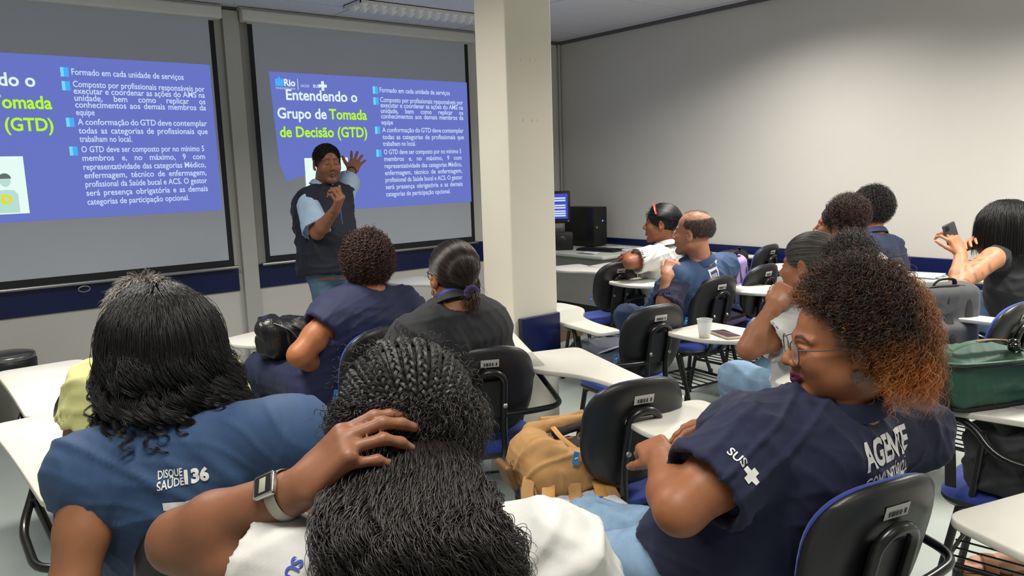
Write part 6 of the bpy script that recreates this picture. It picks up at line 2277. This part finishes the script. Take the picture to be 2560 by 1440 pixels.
MB().slab(rounded_outline([(-.037, -.078), (.037, -.078), (.037, .078), (-.037, .078)], .010, 5), -.005, .005, .002, M=Mh).build('case', mat('phone_case', (62, 64, 70), .45), hp)
MB().slab(rounded_outline([(-.034, -.075), (.034, -.075), (.034, .075), (-.034, .075)], .008, 5), -.0058, -.0050, .0003, M=Mh).build('screen', mat('phone_glass', (20, 22, 26), .08), hp)
MB().slab(rounded_outline([(-.028, .04), (-.006, .04), (-.006, .07), (-.028, .07)], .005, 4), .005, .0065, .0005, M=Mh).build('camera_bump', M_BLACK, hp)
# wrist bracelet/watch of the same woman is part of her; papers on her tablet
nb = empty('paper_stack', (5.08, 2.16, .753), math.radians(8))
tag(nb, 'loose stack of white papers on the tattooed woman\'s writing tablet', 'papers')
for i in range(5):
    b = MB().box((-.10, -.13, .003 * i), (.10, .13, .003 * i + .002)).build('sheet', M_PAPER if i != 2 else mat('pale_blue_sheet', (190, 208, 222), .8), nb, smooth=False)
    b.rotation_euler = (0, 0, .12 * math.sin(i * 2.3))
    b.location = (.012 * math.sin(i * 1.7), .012 * math.cos(i * 2.1), 0)
pen = empty('pen', (5.18, 1.98, .755), math.radians(60))
tag(pen, 'red pen lying beside the stack of papers', 'pen')
MB().tube([(-.06, 0, .004), (.05, 0, .004)], .004, 8).build('barrel', mat('red_pen', (170, 60, 44), .4), pen)
MB().tube([(.05, 0, .004), (.066, 0, .004)], [.004, .001], 8).build('tip', M_METAL, pen)

# ------------------------------------------------------------------ sandalled foot at the lower edge
r, L0 = bag('person', (2.98, .92, 0), 'bare foot in a tan two-strap sandal reaching in at the lower right', 'person')
R = Rz(38)
T = lambda x, y, z: L0 + R @ np.array([x, y, z])
f = Form()
f.cap(T(0, -.13, .055), T(0, -.02, .05), .036, .040, .03)
f.cap(T(0, -.02, .05), T(.008, .085, .036), .042, .034, .03, sq=((0, 0, 1), .75))
f.cap(T(0, -.12, .06), T(-.01, -.11, .30), .034, .046, .03)
f.cap(T(-.01, -.11, .30), T(.0, -.02, .48), .046, .055, .03)
for i, (x, l, rr) in enumerate(((-.030, .052, .0135), (-.010, .050, .0105), (.008, .044, .0100), (.024, .036, .0095), (.038, .026, .0090))):
    f.cap(T(x, .085, .034), T(x * 1.1, .085 + l, .028), rr, rr * .92, .006)
V, F = f.mesh(.0045, 2)
body = quad_obj('leg', V, F, skin_mat('body'), r, np.tile(np.array(lin((196, 148, 124))[:3]), (len(V), 1)), L0)
M_SAND = mat('tan_suede', (140, 96, 64), .8, var=.1, scale=40)
so = [(.045, -.15), (.050, 0), (.058, .10), (.045, .145), (.0, .158), (-.045, .150), (-.055, .10), (-.046, 0), (-.042, -.15), (0, -.175)]
so = [(v.x, v.y) for v in arc([(x, y, 0) for x, y in so + [so[0]]], 4)][:-1]
Mr = Matrix(np.vstack([np.column_stack([R, np.zeros(3)]), [0, 0, 0, 1]]).tolist())
sd = MB().slab(so, 0.0, .020, .004, M=Mr).build('sandal', M_SAND, r)
for y0 in (.055, -.03):
    pts = [T(.056 * math.cos(a), y0, .012 + .062 * math.sin(a)) for a in np.linspace(0, math.pi, 11)]
    MB().tube([Vector(q - L0) for q in pts], .003, 8, rb=.022, up=tuple(R[:, 0])).build('sandal_strap', M_SAND, sd)
